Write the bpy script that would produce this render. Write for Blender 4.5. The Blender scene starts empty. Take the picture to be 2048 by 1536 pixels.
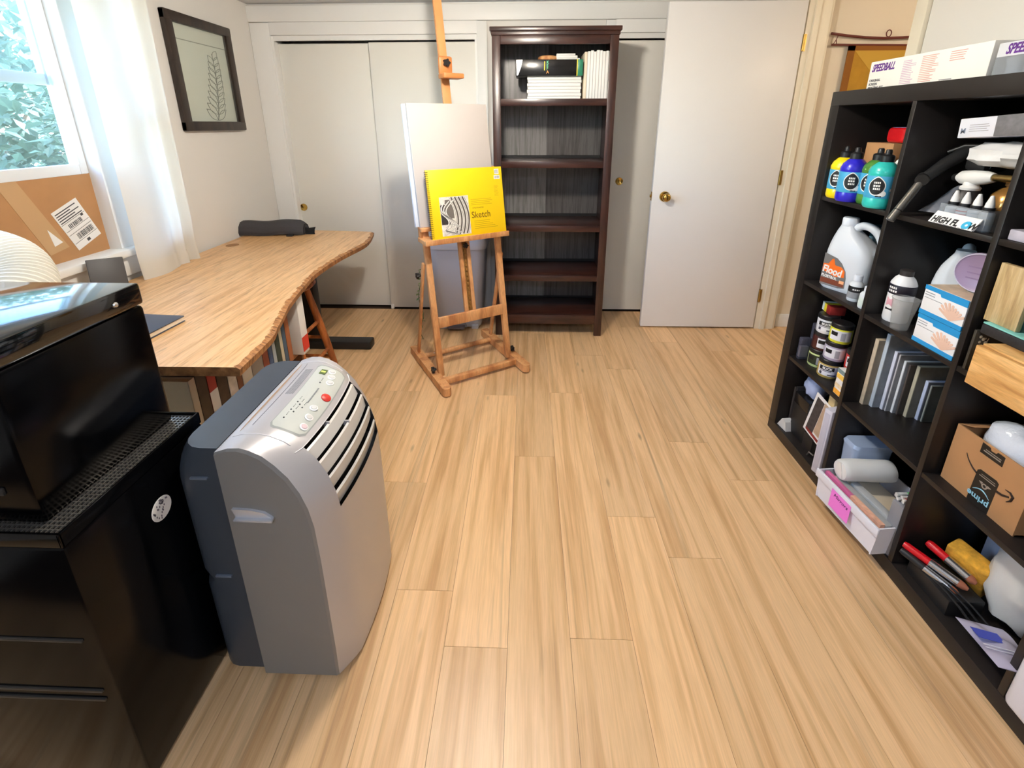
import bpy, bmesh, math, random
from mathutils import Vector, Matrix
rnd = random.Random(7)
PI = math.pi
C = bpy.context.scene.collection
# ---------------------------------------------------------------- camera
cam_d = bpy.data.cameras.new('camera'); cam = bpy.data.objects.new('camera', cam_d); C.objects.link(cam)
PITCH, YAW, ROLL, CH = 0.3043, -0.0322, -0.0018, 1.3714
cam_d.sensor_width = 36; cam_d.lens = 36 * 901.4 / 2048; cam_d.shift_y = -235 / 2048
cam_d.clip_start = 0.02
_fw = Vector((math.sin(YAW) * math.cos(PITCH), math.cos(YAW) * math.cos(PITCH), -math.sin(PITCH)))
_rt = Vector((math.cos(YAW), -math.sin(YAW), 0)); _up = _rt.cross(_fw)
_r2 = _rt * math.cos(ROLL) + _up * math.sin(ROLL); _u2 = -_rt * math.sin(ROLL) + _up * math.cos(ROLL)
mw = Matrix.Identity(4)
for i in range(3):
    mw[i][0] = _r2[i]; mw[i][1] = _u2[i]; mw[i][2] = -_fw[i]
mw[2][3] = CH
cam.matrix_world = mw
bpy.context.scene.camera = cam
# ---------------------------------------------------------------- light and exposure
SKY = 2.0; LAMP = 165.0; HALL = 48.0; FILL = 17.0
vs = bpy.context.scene.view_settings
vs.view_transform = 'Standard'; vs.look = 'None'; vs.exposure = 1.39; vs.gamma = 1.0; vs.use_curve_mapping = False
world = bpy.data.worlds.new('world'); bpy.context.scene.world = world; world.use_nodes = True
wn = world.node_tree; bgn = wn.nodes['Background']
sky = wn.nodes.new('ShaderNodeTexSky'); sky.sky_type = 'NISHITA'; sky.sun_disc = False
sky.sun_elevation = math.radians(50); sky.sun_rotation = math.radians(60)
wn.links.new(sky.outputs[0], bgn.inputs[0]); bgn.inputs[1].default_value = SKY
pl = bpy.data.lights.new('window_portal', 'AREA'); pl.shape = 'RECTANGLE'; pl.size = 1.3; pl.size_y = 1.3
pl.cycles.is_portal = True
po = bpy.data.objects.new('window_portal', pl); C.objects.link(po)
po.location = (-1.90, 1.55, 1.46); po.rotation_euler = (0, -PI / 2, 0)
# ---------------------------------------------------------------- materials
def lin(c):
    o = []
    for x in c[:3]:
        x = x / 255.0
        o.append(x / 12.92 if x <= .04045 else ((x + .055) / 1.055) ** 2.4)
    return (*o, 1)
MATS = {}
def N(t, kind, **kw):
    n = t.nodes.new(kind)
    for k, v in kw.items(): setattr(n, k, v)
    return n
def M(name, col, rough=.5, metal=0, var=0, vs=30, bump=0, bs=200, coat=0, emis=0, trans=0, alpha=1, spec=.5, ior=1.45, stretch=None, transl=0):
    if name in MATS: return MATS[name]
    m = bpy.data.materials.new(name); m.use_nodes = True; t = m.node_tree
    b = t.nodes['Principled BSDF']; L = t.links.new
    b.inputs['Base Color'].default_value = lin(col); b.inputs['Roughness'].default_value = rough
    b.inputs['Metallic'].default_value = metal; b.inputs['Specular IOR Level'].default_value = spec
    b.inputs['IOR'].default_value = ior
    b.inputs['Coat Weight'].default_value = coat; b.inputs['Transmission Weight'].default_value = trans
    b.inputs['Alpha'].default_value = alpha
    if emis:
        b.inputs['Emission Color'].default_value = lin(col); b.inputs['Emission Strength'].default_value = emis
    if var or bump:
        tc = N(t, 'ShaderNodeTexCoord'); mp = N(t, 'ShaderNodeMapping'); L(tc.outputs['Object'], mp.inputs[0])
        if stretch: mp.inputs['Scale'].default_value = stretch
    if var:
        nz = N(t, 'ShaderNodeTexNoise'); nz.inputs['Scale'].default_value = vs; nz.inputs['Detail'].default_value = 4
        L(mp.outputs[0], nz.inputs['Vector'])
        hs = N(t, 'ShaderNodeHueSaturation'); hs.inputs['Color'].default_value = lin(col)
        mr = N(t, 'ShaderNodeMapRange'); mr.inputs[1].default_value = .3; mr.inputs[2].default_value = .7
        mr.inputs[3].default_value = 1 - var; mr.inputs[4].default_value = 1 + var
        L(nz.outputs[0], mr.inputs[0]); L(mr.outputs[0], hs.inputs['Value']); L(hs.outputs[0], b.inputs['Base Color'])
    if bump:
        n2 = N(t, 'ShaderNodeTexNoise'); n2.inputs['Scale'].default_value = bs; n2.inputs['Detail'].default_value = 3
        L(mp.outputs[0], n2.inputs['Vector'])
        bp = N(t, 'ShaderNodeBump'); bp.inputs['Strength'].default_value = bump; bp.inputs['Distance'].default_value = .002
        L(n2.outputs[0], bp.inputs['Height']); L(bp.outputs[0], b.inputs['Normal'])
    if transl:
        tr = N(t, 'ShaderNodeBsdfTranslucent'); tr.inputs[0].default_value = lin(col)
        mx = N(t, 'ShaderNodeMixShader'); mx.inputs[0].default_value = transl
        L(b.outputs[0], mx.inputs[1]); L(tr.outputs[0], mx.inputs[2]); L(mx.outputs[0], t.nodes['Material Output'].inputs[0])
    MATS[name] = m
    return m
def glassy(name, col=(235, 240, 240), fac=.85, rough=.05, spec=.5):
    """thin clear sheet: mostly transparent, some gloss and a little milky diffuse"""
    if name in MATS: return MATS[name]
    m = bpy.data.materials.new(name); m.use_nodes = True; t = m.node_tree; L = t.links.new
    b = t.nodes['Principled BSDF']; b.inputs['Base Color'].default_value = lin(col); b.inputs['Roughness'].default_value = rough; b.inputs['Specular IOR Level'].default_value = spec
    tr = N(t, 'ShaderNodeBsdfTransparent'); tr.inputs[0].default_value = lin(col)
    mx = N(t, 'ShaderNodeMixShader'); mx.inputs[0].default_value = fac
    L(b.outputs[0], mx.inputs[1]); L(tr.outputs[0], mx.inputs[2]); L(mx.outputs[0], t.nodes['Material Output'].inputs[0])
    MATS[name] = m
    return m
def wood(name, c1, c2, c3, scale=(1, 1, 1), rough=.45, fine=60, rand=False, bump=.15, dash=0, coat=0, tint=.1, streak=0, finec=.13):
    """grain runs along the axis whose scale is smallest; rand shifts the pattern per object"""
    m = bpy.data.materials.new(name); m.use_nodes = True; t = m.node_tree; L = t.links.new
    b = t.nodes['Principled BSDF']; b.inputs['Roughness'].default_value = rough; b.inputs['Coat Weight'].default_value = coat
    b.inputs['Coat Roughness'].default_value = .25
    tc = N(t, 'ShaderNodeTexCoord'); mp = N(t, 'ShaderNodeMapping'); mp.inputs['Scale'].default_value = scale
    src = tc.outputs['Object']
    oi = N(t, 'ShaderNodeObjectInfo')
    if rand:
        ml = N(t, 'ShaderNodeMath', operation='MULTIPLY'); ml.inputs[1].default_value = 37.0; L(oi.outputs['Random'], ml.inputs[0])
        ad = N(t, 'ShaderNodeVectorMath', operation='ADD'); L(src, ad.inputs[0]); L(ml.outputs[0], ad.inputs[1]); src = ad.outputs[0]
    L(src, mp.inputs[0])
    n1 = N(t, 'ShaderNodeTexNoise'); n1.inputs['Scale'].default_value = 3.0; n1.inputs['Detail'].default_value = 5; n1.inputs['Distortion'].default_value = .6
    n2 = N(t, 'ShaderNodeTexNoise'); n2.inputs['Scale'].default_value = fine; n2.inputs['Detail'].default_value = 3
    L(mp.outputs[0], n1.inputs['Vector']); L(mp.outputs[0], n2.inputs['Vector'])
    cr = N(t, 'ShaderNodeValToRGB'); e = cr.color_ramp.elements
    e[0].position = .32; e[0].color = lin(c3); e[1].position = .72; e[1].color = lin(c1)
    x = e.new(.47); x.color = lin(c2); x = e.new(.56); x.color = lin(c1)
    L(n1.outputs[0], cr.inputs[0])
    mr = N(t, 'ShaderNodeMapRange'); mr.inputs[1].default_value = .3; mr.inputs[2].default_value = .7; mr.inputs[3].default_value = 1 - finec; mr.inputs[4].default_value = 1 + finec * .8
    L(n2.outputs[0], mr.inputs[0])
    hs = N(t, 'ShaderNodeHueSaturation'); L(cr.outputs[0], hs.inputs['Color'])
    val = mr.outputs[0]
    if rand:
        r2 = N(t, 'ShaderNodeMapRange'); r2.inputs[3].default_value = 1 - tint; r2.inputs[4].default_value = 1 + tint; L(oi.outputs['Random'], r2.inputs[0])
        mm = N(t, 'ShaderNodeMath', operation='MULTIPLY'); L(val, mm.inputs[0]); L(r2.outputs[0], mm.inputs[1]); val = mm.outputs[0]
    if dash:
        n3 = N(t, 'ShaderNodeTexNoise'); n3.inputs['Scale'].default_value = dash; n3.inputs['Detail'].default_value = 1
        m3 = N(t, 'ShaderNodeMapping'); m3.inputs['Scale'].default_value = (scale[0] * 1.0, scale[1] * 1.6, scale[2]); L(src, m3.inputs[0]); L(m3.outputs[0], n3.inputs['Vector'])
        r3 = N(t, 'ShaderNodeMapRange'); r3.inputs[1].default_value = .62; r3.inputs[2].default_value = .74; r3.inputs[3].default_value = 1; r3.inputs[4].default_value = .72
        L(n3.outputs[0], r3.inputs[0])
        mm = N(t, 'ShaderNodeMath', operation='MULTIPLY'); L(val, mm.inputs[0]); L(r3.outputs[0], mm.inputs[1]); val = mm.outputs[0]
    if streak:
        m4 = N(t, 'ShaderNodeMapping'); m4.inputs['Scale'].default_value = (scale[0] * .9, scale[1] * .7, scale[2]); L(src, m4.inputs[0])
        n4 = N(t, 'ShaderNodeTexNoise'); n4.inputs['Scale'].default_value = 2.2; n4.inputs['Detail'].default_value = 7; n4.inputs['Roughness'].default_value = .62; n4.inputs['Distortion'].default_value = 1.2
        L(m4.outputs[0], n4.inputs['Vector'])
        r4 = N(t, 'ShaderNodeMapRange'); r4.inputs[1].default_value = .57; r4.inputs[2].default_value = .72; r4.inputs[3].default_value = 1; r4.inputs[4].default_value = 1 - streak
        L(n4.outputs[0], r4.inputs[0])
        mm = N(t, 'ShaderNodeMath', operation='MULTIPLY'); L(val, mm.inputs[0]); L(r4.outputs[0], mm.inputs[1]); val = mm.outputs[0]
        vo = N(t, 'ShaderNodeTexVoronoi'); vo.inputs['Scale'].default_value = 1.0; m5 = N(t, 'ShaderNodeMapping'); m5.inputs['Scale'].default_value = (8.5, 2.6, 3); L(src, m5.inputs[0]); L(m5.outputs[0], vo.inputs['Vector'])
        r5 = N(t, 'ShaderNodeMapRange'); r5.inputs[1].default_value = .02; r5.inputs[2].default_value = .09; r5.inputs[3].default_value = .5; r5.inputs[4].default_value = 1
        L(vo.outputs['Distance'], r5.inputs[0])
        mm = N(t, 'ShaderNodeMath', operation='MULTIPLY'); L(val, mm.inputs[0]); L(r5.outputs[0], mm.inputs[1]); val = mm.outputs[0]
    L(val, hs.inputs['Value']); L(hs.outputs[0], b.inputs['Base Color'])
    if bump:
        bp = N(t, 'ShaderNodeBump'); bp.inputs['Strength'].default_value = bump; bp.inputs['Distance'].default_value = .001
        L(n2.outputs[0], bp.inputs['Height']); L(bp.outputs[0], b.inputs['Normal'])
    MATS[name] = m
    return m
# ---------------------------------------------------------------- geometry helpers
class MB:
    def __init__(s): s.v = []; s.f = []; s.m = []; s.sm = []
    def add(s, vs, fs, mi=0, sm=False):
        o = len(s.v); s.v += [tuple(v) for v in vs]
        for f in fs: s.f.append(tuple(i + o for i in f)); s.m.append(mi); s.sm.append(sm)
        return s
    def box(s, x0, x1, y0, y1, z0, z1, mi=0):
        v = [(x, y, z) for z in (z0, z1) for y in (y0, y1) for x in (x0, x1)]
        return s.add(v, [(0, 2, 3, 1), (4, 5, 7, 6), (0, 1, 5, 4), (2, 6, 7, 3), (0, 4, 6, 2), (1, 3, 7, 5)], mi)
    def bbox(s, x0, x1, y0, y1, z0, z1, b=.004, mi=0, seg=2):
        bm = bmesh.new(); bmesh.ops.create_cube(bm, size=1)
        for v in bm.verts: v.co = Vector(((x0 + x1) / 2 + v.co.x * (x1 - x0), (y0 + y1) / 2 + v.co.y * (y1 - y0), (z0 + z1) / 2 + v.co.z * (z1 - z0)))
        bmesh.ops.bevel(bm, geom=bm.edges[:] , offset=b, segments=seg, affect='EDGES', profile=.5)
        bm.verts.index_update()
        vs = [tuple(v.co) for v in bm.verts]; fs = [tuple(v.index for v in f.verts) for f in bm.faces]; bm.free()
        return s.add(vs, fs, mi, True)
    def tube(s, path, r, n=10, mi=0, caps=True, closed=False, flat=None):
        P = [Vector(p) for p in path]; k = len(P); rr = r if isinstance(r, (list, tuple)) else [r] * k
        T = []
        for i in range(k):
            a = P[(i - 1) % k] if (closed or i > 0) else P[i]; b = P[(i + 1) % k] if (closed or i < k - 1) else P[i]
            T.append((b - a).normalized())
        up = Vector((0, 0, 1)) if abs(T[0].z) < .9 else Vector((1, 0, 0))
        nrm = (up - T[0] * up.dot(T[0])).normalized(); vs = []
        for i in range(k):
            nrm = (nrm - T[i] * nrm.dot(T[i])).normalized(); bi = T[i].cross(nrm)
            for j in range(n):
                a = 2 * PI * j / n
                vs.append(P[i] + nrm * (math.cos(a) * rr[i]) + bi * (math.sin(a) * rr[i] * (flat or 1)))
        fs = []
        for i in range(k if closed else k - 1):
            for j in range(n):
                a = i * n + j; b = i * n + (j + 1) % n; c = ((i + 1) % k) * n + (j + 1) % n; d = ((i + 1) % k) * n + j
                fs.append((a, b, c, d))
        s.add(vs, fs, mi, True)
        if caps and not closed:
            o = len(s.v) - len(vs)
            s.f.append(tuple(o + j for j in range(n))); s.m.append(mi); s.sm.append(False)
            s.f.append(tuple(o + (k - 1) * n + j for j in range(n))); s.m.append(mi); s.sm.append(False)
        return s
    def lathe(s, prof, n=24, c=(0, 0, 0), mi=0, a0=0, a1=2 * PI, ell=1.0):
        full = abs(a1 - a0) > 6.28; k = len(prof); vs = []; nn = n if full else n + 1
        for r, z in prof:
            for j in range(nn):
                a = a0 + (a1 - a0) * j / n
                vs.append((c[0] + r * math.sin(a), c[1] - r * math.cos(a) * ell, c[2] + z))
        fs = []
        for i in range(k - 1):
            for j in range(n):
                fs.append((i * nn + j, i * nn + (j + 1) % nn, (i + 1) * nn + (j + 1) % nn, (i + 1) * nn + j))
        return s.add(vs, fs, mi, True)
    def prism(s, poly, a, b, axis='z', mi=0, sm=False):
        n = len(poly)
        def mp(p, h):
            return (p[0], p[1], h) if axis == 'z' else ((p[0], h, p[1]) if axis == 'y' else (h, p[0], p[1]))
        vs = [mp(p, a) for p in poly] + [mp(p, b) for p in poly]
        s.add(vs, [tuple(range(n)), tuple(range(2 * n - 1, n - 1, -1))], mi)
        o = len(s.v) - 2 * n
        for i in range(n):
            s.f.append((o + i, o + (i + 1) % n, o + n + (i + 1) % n, o + n + i)); s.m.append(mi); s.sm.append(sm)
        return s
    def grid(s, fn, nu, nv, mi=0):
        vs = [fn(i / nu, j / nv) for j in range(nv + 1) for i in range(nu + 1)]; w = nu + 1
        return s.add(vs, [(j * w + i, j * w + i + 1, (j + 1) * w + i + 1, (j + 1) * w + i) for j in range(nv) for i in range(nu)], mi, True)
    def sphere(s, c, r, n=16, mi=0, sc=(1, 1, 1)):
        pr = [(math.sin(PI * i / (n // 2)), -math.cos(PI * i / (n // 2))) for i in range(n // 2 + 1)]
        vs = [(c[0] + r * sc[0] * q * math.cos(2 * PI * j / n), c[1] + r * sc[1] * q * math.sin(2 * PI * j / n), c[2] + r * sc[2] * z) for q, z in pr for j in range(n)]
        return s.add(vs, [(i * n + j, i * n + (j + 1) % n, (i + 1) * n + (j + 1) % n, (i + 1) * n + j) for i in range(n // 2) for j in range(n)], mi, True)
    def xf(s, mat, start=0):
        for i in range(start, len(s.v)): s.v[i] = tuple(mat @ Vector(s.v[i]))
        return s
    def build(s, name, mats, parent=None, loc=None, rz=None, rot=None):
        me = bpy.data.meshes.new(name); me.from_pydata(s.v, [], s.f)
        mats = mats if isinstance(mats, (list, tuple)) else [mats]
        for m in mats: me.materials.append(m)
        me.polygons.foreach_set('material_index', s.m); me.polygons.foreach_set('use_smooth', s.sm)
        bm = bmesh.new(); bm.from_mesh(me); bmesh.ops.remove_doubles(bm, verts=bm.verts, dist=1e-6)
        bmesh.ops.recalc_face_normals(bm, faces=bm.faces); bm.to_mesh(me); bm.free()
        if any(s.sm): me.set_sharp_from_angle(angle=math.radians(38))
        me.update()
        return link(name, me, parent, loc, rz, rot)
def link(name, me, parent=None, loc=None, rz=None, rot=None):
    o = bpy.data.objects.new(name, me); C.objects.link(o)
    if parent is not None: o.parent = parent
    if loc is not None: o.location = loc
    if rz is not None: o.rotation_euler = (0, 0, rz)
    if rot is not None: o.rotation_euler = rot
    return o
def tag(o, label=None, cat=None, group=None, kind=None):
    if label: o['label'] = label
    if cat: o['category'] = cat
    if group: o['group'] = group
    if kind: o['kind'] = kind
    return o
def thing(name, label, cat, loc=(0, 0, 0), rz=0, group=None, rot=None):
    o = link(name, None, None, loc, rz, rot); o.empty_display_size = .05
    return tag(o, label, cat, group)
def struct(o, label, cat): return tag(o, label, cat, kind='structure')
def tmesh(txt, size, bold=0.0, shear=0.0, ext=.0003, align='LEFT', sx=1.0):
    cu = bpy.data.curves.new('lettering', 'FONT'); cu.body = txt; cu.size = size; cu.shear = shear; cu.offset = bold; cu.extrude = ext
    cu.align_x = align; cu.resolution_u = 3
    ob = bpy.data.objects.new('lettering', cu); C.objects.link(ob)
    dg = bpy.context.evaluated_depsgraph_get(); dg.update()
    me = bpy.data.meshes.new_from_object(ob.evaluated_get(dg))
    bpy.data.objects.remove(ob); bpy.data.curves.remove(cu)
    if sx != 1:
        for v in me.vertices: v.co.x *= sx
    return me
def text(txt, size, m, parent, at, rot=(PI / 2, 0, 0), name='lettering', **kw):
    """lettering that stands in local XZ facing -Y by default"""
    me = tmesh(txt, size, **kw); me.materials.clear(); me.materials.append(m)
    return link(name, me, parent, at, None, rot)
def text_cyl(txt, size, m, parent, r, z, a=0, name='lettering', vertical=False, **kw):
    me = tmesh(txt, size, align='CENTER', **kw); me.materials.clear(); me.materials.append(m)
    for v in me.vertices:
        x, y, e = v.co
        if vertical: x, y = -y, x
        q = a + x / r; rr = r + .0004 + e
        v.co = (rr * math.sin(q), -rr * math.cos(q), z + y)
    return link(name, me, parent)
def patch_cyl(poly, r, z, a=0, off=.0005, n=1):
    """flat outline wrapped on a cylinder about local z: fan triangles from its centre"""
    b = MB(); cx = sum(p[0] for p in poly) / len(poly); cy = sum(p[1] for p in poly) / len(poly)
    pts = [(cx, cy)] + [(cx + (p[0] - cx) * t, cy + (p[1] - cy) * t) for t in (.5, 1) for p in poly]
    k = len(poly); w = lambda p: ((r + off) * math.sin(a + p[0] / r), -(r + off) * math.cos(a + p[0] / r), z + p[1])
    fs = [(0, 1 + i, 1 + (i + 1) % k) for i in range(k)] + [(1 + i, 1 + k + i, 1 + k + (i + 1) % k, 1 + (i + 1) % k) for i in range(k)]
    return b.add([w(p) for p in pts], fs)
def marks_cyl(m, parent, r, z, a, rows, w, h, seed=1, name='print_marks'):
    """print too small to read: short rows of blocks wrapped round a cylinder"""
    q = random.Random(seed); b = MB()
    for i in range(rows):
        zc = z + h * (.5 - (i + .5) / rows) * 2; x = -w * q.uniform(.7, 1)
        while x < w * .8:
            l = w * q.uniform(.25, .5); p = patch_cyl(rect(x, min(w, x + l), -h / rows * .62, h / rows * .62), r, zc, a, .0004)
            b.add(p.v, p.f); x += l + w * .14
    return b.build(name, m, parent)
def rect(x0, x1, y0, y1): return [(x0, y0), (x1, y0), (x1, y1), (x0, y1)]
def oval(rx, ry, n=20, cx=0, cy=0): return [(cx + rx * math.cos(2 * PI * i / n), cy + ry * math.sin(2 * PI * i / n)) for i in range(n)]
def lines(b, x0, x1, z0, z1, n, y, frac=.45, mi=0, seed=1, jag=.4):
    """rows of fine print as thin raised bars on a face that looks along -Y"""
    r = random.Random(seed)
    for i in range(n):
        zc = z1 - (i + .5) * (z1 - z0) / n; hh = (z1 - z0) / n * frac / 2
        b.box(x0, x1 - (x1 - x0) * jag * r.random(), y - .0004, y, zc - hh, zc + hh, mi)
    return b
def bars(b, x0, x1, z0, z1, n, y, mi=0, seed=3):
    r = random.Random(seed); x = x0
    while x < x1:
        w = (x1 - x0) / n * r.uniform(.3, 1.2); b.box(x, min(x1, x + w), y - .0004, y, z0, z1, mi); x += w + (x1 - x0) / n * r.uniform(.4, .9)
    return b
def copy_tree(o, parent=None):
    c = o.copy(); C.objects.link(c); c.parent = parent
    for ch in list(o.children): copy_tree(ch, c)
    return c
ORD = ['first', 'second', 'third', 'fourth', 'fifth', 'sixth', 'seventh', 'eighth', 'ninth', 'tenth', 'eleventh', 'twelfth', 'thirteenth', 'fourteenth', 'fifteenth', 'sixteenth']
R0 = -PI / 2      # shelf fronts look along -X: local x runs to the right as the camera sees it
# common colours
WHITE = M('white_paper', (238, 236, 232), .6)
BLACKP = M('black_print', (22, 22, 24), .5)
GREYP = M('grey_print', (150, 148, 150), .6)
# ================================================================ the setting
XL, YB, XR, ZC, YR = -1.82, 3.24, 1.61, 2.12, -1.6
m_wall = M('wall_paint', (228, 226, 221), .75, bump=.08, bs=350)
m_ceil = M('ceiling_paint', (210, 212, 214), .85)
m_trim = M('trim_paint', (238, 239, 237), .42)
m_door = M('door_paint', (236, 235, 228), .4, bump=.03, bs=300)
m_leaf = M('room_door_paint', (238, 238, 238), .38, bump=.03, bs=300)
m_hall = M('hall_paint', (230, 220, 202), .75)
m_dark = M('gap_dark', (60, 44, 30), .9)
m_brass = M('brass', (196, 160, 84), .22, metal=1)
m_steel = M('steel', (190, 190, 188), .3, metal=1)
m_plank = wood('plank_wood', (229, 190, 143), (220, 180, 132), (200, 157, 109), scale=(10, .42, 10), rough=.36, fine=30, rand=True, bump=.10, tint=.11, streak=.36, finec=.08)
# floor slab with the planks as its pieces
fb = MB(); fb.box(XL - .12, 3.0, YR - .1, 3.9, -.06, -.0065)
floor = struct(fb.build('floor', m_dark), 'light oak plank floor running towards the closets', 'floor')
PW, PLEN = .1745, 1.213
joint = {0: .897, 1: 1.315, 2: 1.155, 3: 1.733, 4: 1.508, -2: .866, -5: 2.103 - PLEN, -4: 1.457, -1: 1.62, -3: 1.02}
rj = random.Random(11)
for k in range(-12, 13):
    x0 = .132 + PW * k; x1 = x0 + PW
    x0c = max(x0, XL); x1c = min(x1, 2.3)
    if x1c - x0c < .01: continue
    j = joint.get(k, .6 + rj.random() * PLEN)
    while j > -.2: j -= PLEN
    ymax = 3.235 if x0 < 1.55 else 3.0
    while j < ymax:
        a, b = max(j, -.2), min(j + PLEN, ymax)
        if b - a > .02:
            p = MB(); w = x1c - x0c; l = b - a
            p.box(-w / 2 + .0004, w / 2 - .0004, -l / 2 + .0005, l / 2 - .0005, -.0066, 0)
            p.build('plank', m_plank, floor, ((x0c + x1c) / 2, (a + b) / 2, 0))
        j += PLEN
# walls
b = MB()
b.box(XL - .12, XL, YR, .85, 0, ZC); b.box(XL - .12, XL, 2.20, YB + .5, 0, ZC)
b.box(XL - .12, XL, .85, 2.20, 0, .80); b.box(XL - .12, XL, .85, 2.20, 2.0, ZC)
struct(b.build('wall_left', m_wall), 'off-white wall with the window and the framed picture', 'wall')
b = MB()
b.box(XL, -1.69, YB, YB + .1, 0, ZC); b.box(-1.69, -.33, YB, YB + .1, 1.93, ZC); b.box(-.33, .56, YB, YB + .1, 0, ZC)
b.box(.56, 1.60, YB, YB + .1, 1.93, ZC); b.box(1.60, XR + .12, YB, YB + .1, 0, ZC); b.box(XL, XR + .12, 3.74, 3.84, 0, ZC); b.box(.2, .3, YB + .1, 3.74, 0, ZC)
struct(b.build('wall_back', m_wall), 'white wall holding the sliding closet doors', 'wall')
b = MB(); b.box(XR, XR + .12, YR, 2.13, 0, ZC); b.box(XR, XR + .12, 2.13, 2.96, 2.06, ZC); b.box(XR, XR + .12, 2.96, YB + .6, 0, ZC)
struct(b.build('wall_right', m_wall), 'white wall behind the black cube shelf', 'wall')
b = MB(); b.box(XL - .12, XR + .12, YR - .1, YR, 0, ZC)
struct(b.build('wall_rear', m_wall), 'plain wall behind the camera', 'wall')
b = MB(); b.box(XL - .12, 3.0, YR - .1, 3.9, ZC, ZC + .1)
struct(b.build('ceiling', m_ceil), 'flat white ceiling', 'ceiling')
b = MB(); b.box(XR + .12, 2.9, 3.0, 3.1, 0, ZC); b.box(2.8, 2.9, .6, 3.0, 0, ZC); b.box(XR + .12, 2.8, .6, .7, 0, ZC)
struct(b.build('wall_hall', m_hall), 'warm cream hallway wall seen through the doorway', 'wall')
b = MB(); b.bbox(XR + .16, 2.8, 2.985, 3.0, 0, .095, .004)
struct(b.build('baseboard_hall', m_trim), 'cream baseboard along the hallway wall', 'baseboard')
b = MB(); b.bbox(XL, XL + .014, 2.35, YB, 0, .09, .004); b.bbox(XL, XL + .014, YR, .84, 0, .09, .004)
struct(b.build('baseboard_left', m_trim), 'white baseboard under the desk', 'baseboard')
b = MB(); b.bbox(XR - .014, XR, YR, 2.06, 0, .09, .004)
struct(b.build('baseboard_right', m_trim), 'white baseboard behind the black cube shelf', 'baseboard')
# closet casings
b = MB()
b.bbox(XL + .001, -1.69, YB - .022, YB, 0, 2.01, .005); b.bbox(-1.695, -.325, YB - .020, YB, 1.935, 2.012, .004); b.bbox(-.33, -.262, YB - .022, YB, 0, 2.01, .005)
b.box(-1.69, -1.676, YB - .008, YB + .1, 0, 1.93); b.box(-.344, -.33, YB - .008, YB + .1, 0, 1.93)
b.box(-1.69, -.33, YB - .004, YB + .012, 1.904, 1.934)
struct(b.build('trim_1', m_trim), 'white casing around the left closet', 'trim')
b = MB()
b.bbox(.50, .565, YB - .022, YB, 0, 2.01, .005); b.bbox(.56, 1.60, YB - .020, YB, 1.935, 2.012, .004)
b.box(.56, .575, YB - .008, YB + .1, 0, 1.93); b.box(.56, 1.60, YB - .004, YB + .012, 1.904, 1.934)
struct(b.build('trim_2', m_trim), 'white casing around the right closet', 'trim')
b = MB(); b.bbox(XL, XR, YB - .028, YB, 2.012, 2.105, .004)
struct(b.build('trim_3', m_trim), 'wide white board along the ceiling above the closets', 'trim')
def pull(parent, x, z, y):
    p = MB(); p.lathe([(0, .001), (.017, .001), (.021, .004), (.026, .005), (.027, .002), (.027, 0)], 28)
    return p.build('finger_pull', m_brass, parent, (x, y, z), rot=(PI / 2, 0, 0))
def panel(name, x0, x1, y, z0, label, px, pz):
    p = MB(); p.bbox(x0, x1, y, y + .03, z0, 1.893, .002)
    o = struct(p.build(name, m_door), label, 'door'); pull(o, px, pz, y)
    return o
panel('door_1', -1.676, -1.0, YB + .042, .012, 'white sliding closet door nearest the window', -1.655, .79)
d2 = panel('door_2', -1.05, -.345, YB + .006, .012, 'white sliding closet door behind the easel', -.40, .79)
p = MB(); p.bbox(-1.05, -1.028, YB - .004, YB + .04, 0, .035, .002); p.build('floor_guide', m_trim, d2)
panel('door_3', .575, 1.25, YB + .006, .012, 'cream closet door between bookcase and open door', .655, .99)
panel('door_4', 1.2, 1.60, YB + .042, .012, 'closet door mostly hidden behind the open door', 1.5, .99)
# room door
b = MB(); b.bbox(.812, 1.597, 2.945, 2.98, .012, 2.045, .002)
d = struct(b.build('door_5', m_leaf), 'white flush room door standing open with brass knob', 'door')
for sgn in (1, -1):
    p = MB(); p.lathe([(0, .062), (.016, .061), (.024, .055), (.027, .045), (.023, .034), (.012, .028), (.011, .012), (.03, .010), (.034, .004), (.034, 0)], 32)
    p.build('door_knob', m_brass, d, (.893, 2.945 if sgn > 0 else 2.98, .928), rot=(PI / 2 * sgn, 0, 0))
p = MB(); p.bbox(.8112, .813, 2.95, 2.975, .90, .957, .0005); p.bbox(.802, .813, 2.955, 2.968, .92, .938, .002); p.build('latch_plate', m_brass, d)
for z in (.25, 1.05, 1.825):
    p = MB(); p.tube([(1.604, 2.943, z - .045), (1.604, 2.943, z + .045)], .007, 10); p.box(1.597, 1.62, 2.948, 2.951, z - .045, z + .045); p.build('hinge', M('hinge_brass', (178, 146, 80), .35, metal=1), d)
# doorway jambs and casing
b = MB()
b.box(XR - .002, XR + .125, 2.95, 2.962, 0, 2.06); b.bbox(XR + .12, XR + .14, 2.955, 3.0, 0, 2.06, .003); b.box(XR + .03, XR + .06, 2.938, 2.952, 0, 2.05)
b.box(XR - .002, XR + .125, 2.128, 2.14, 0, 2.06); b.bbox(XR - .02, XR, 2.075, 2.135, 0, 2.07, .004); b.bbox(XR - .02, XR, 2.962, 3.03, 0, 2.07, .004)
b.box(XR - .002, XR + .125, 2.13, 2.96, 2.05, 2.062); b.bbox(XR - .02, XR, 2.075, 3.03, 2.055, 2.115, .004)
struct(b.build('trim_4', M('jamb_paint', (236, 228, 208), .45)), 'cream jamb and casing of the open doorway', 'trim')
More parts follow.
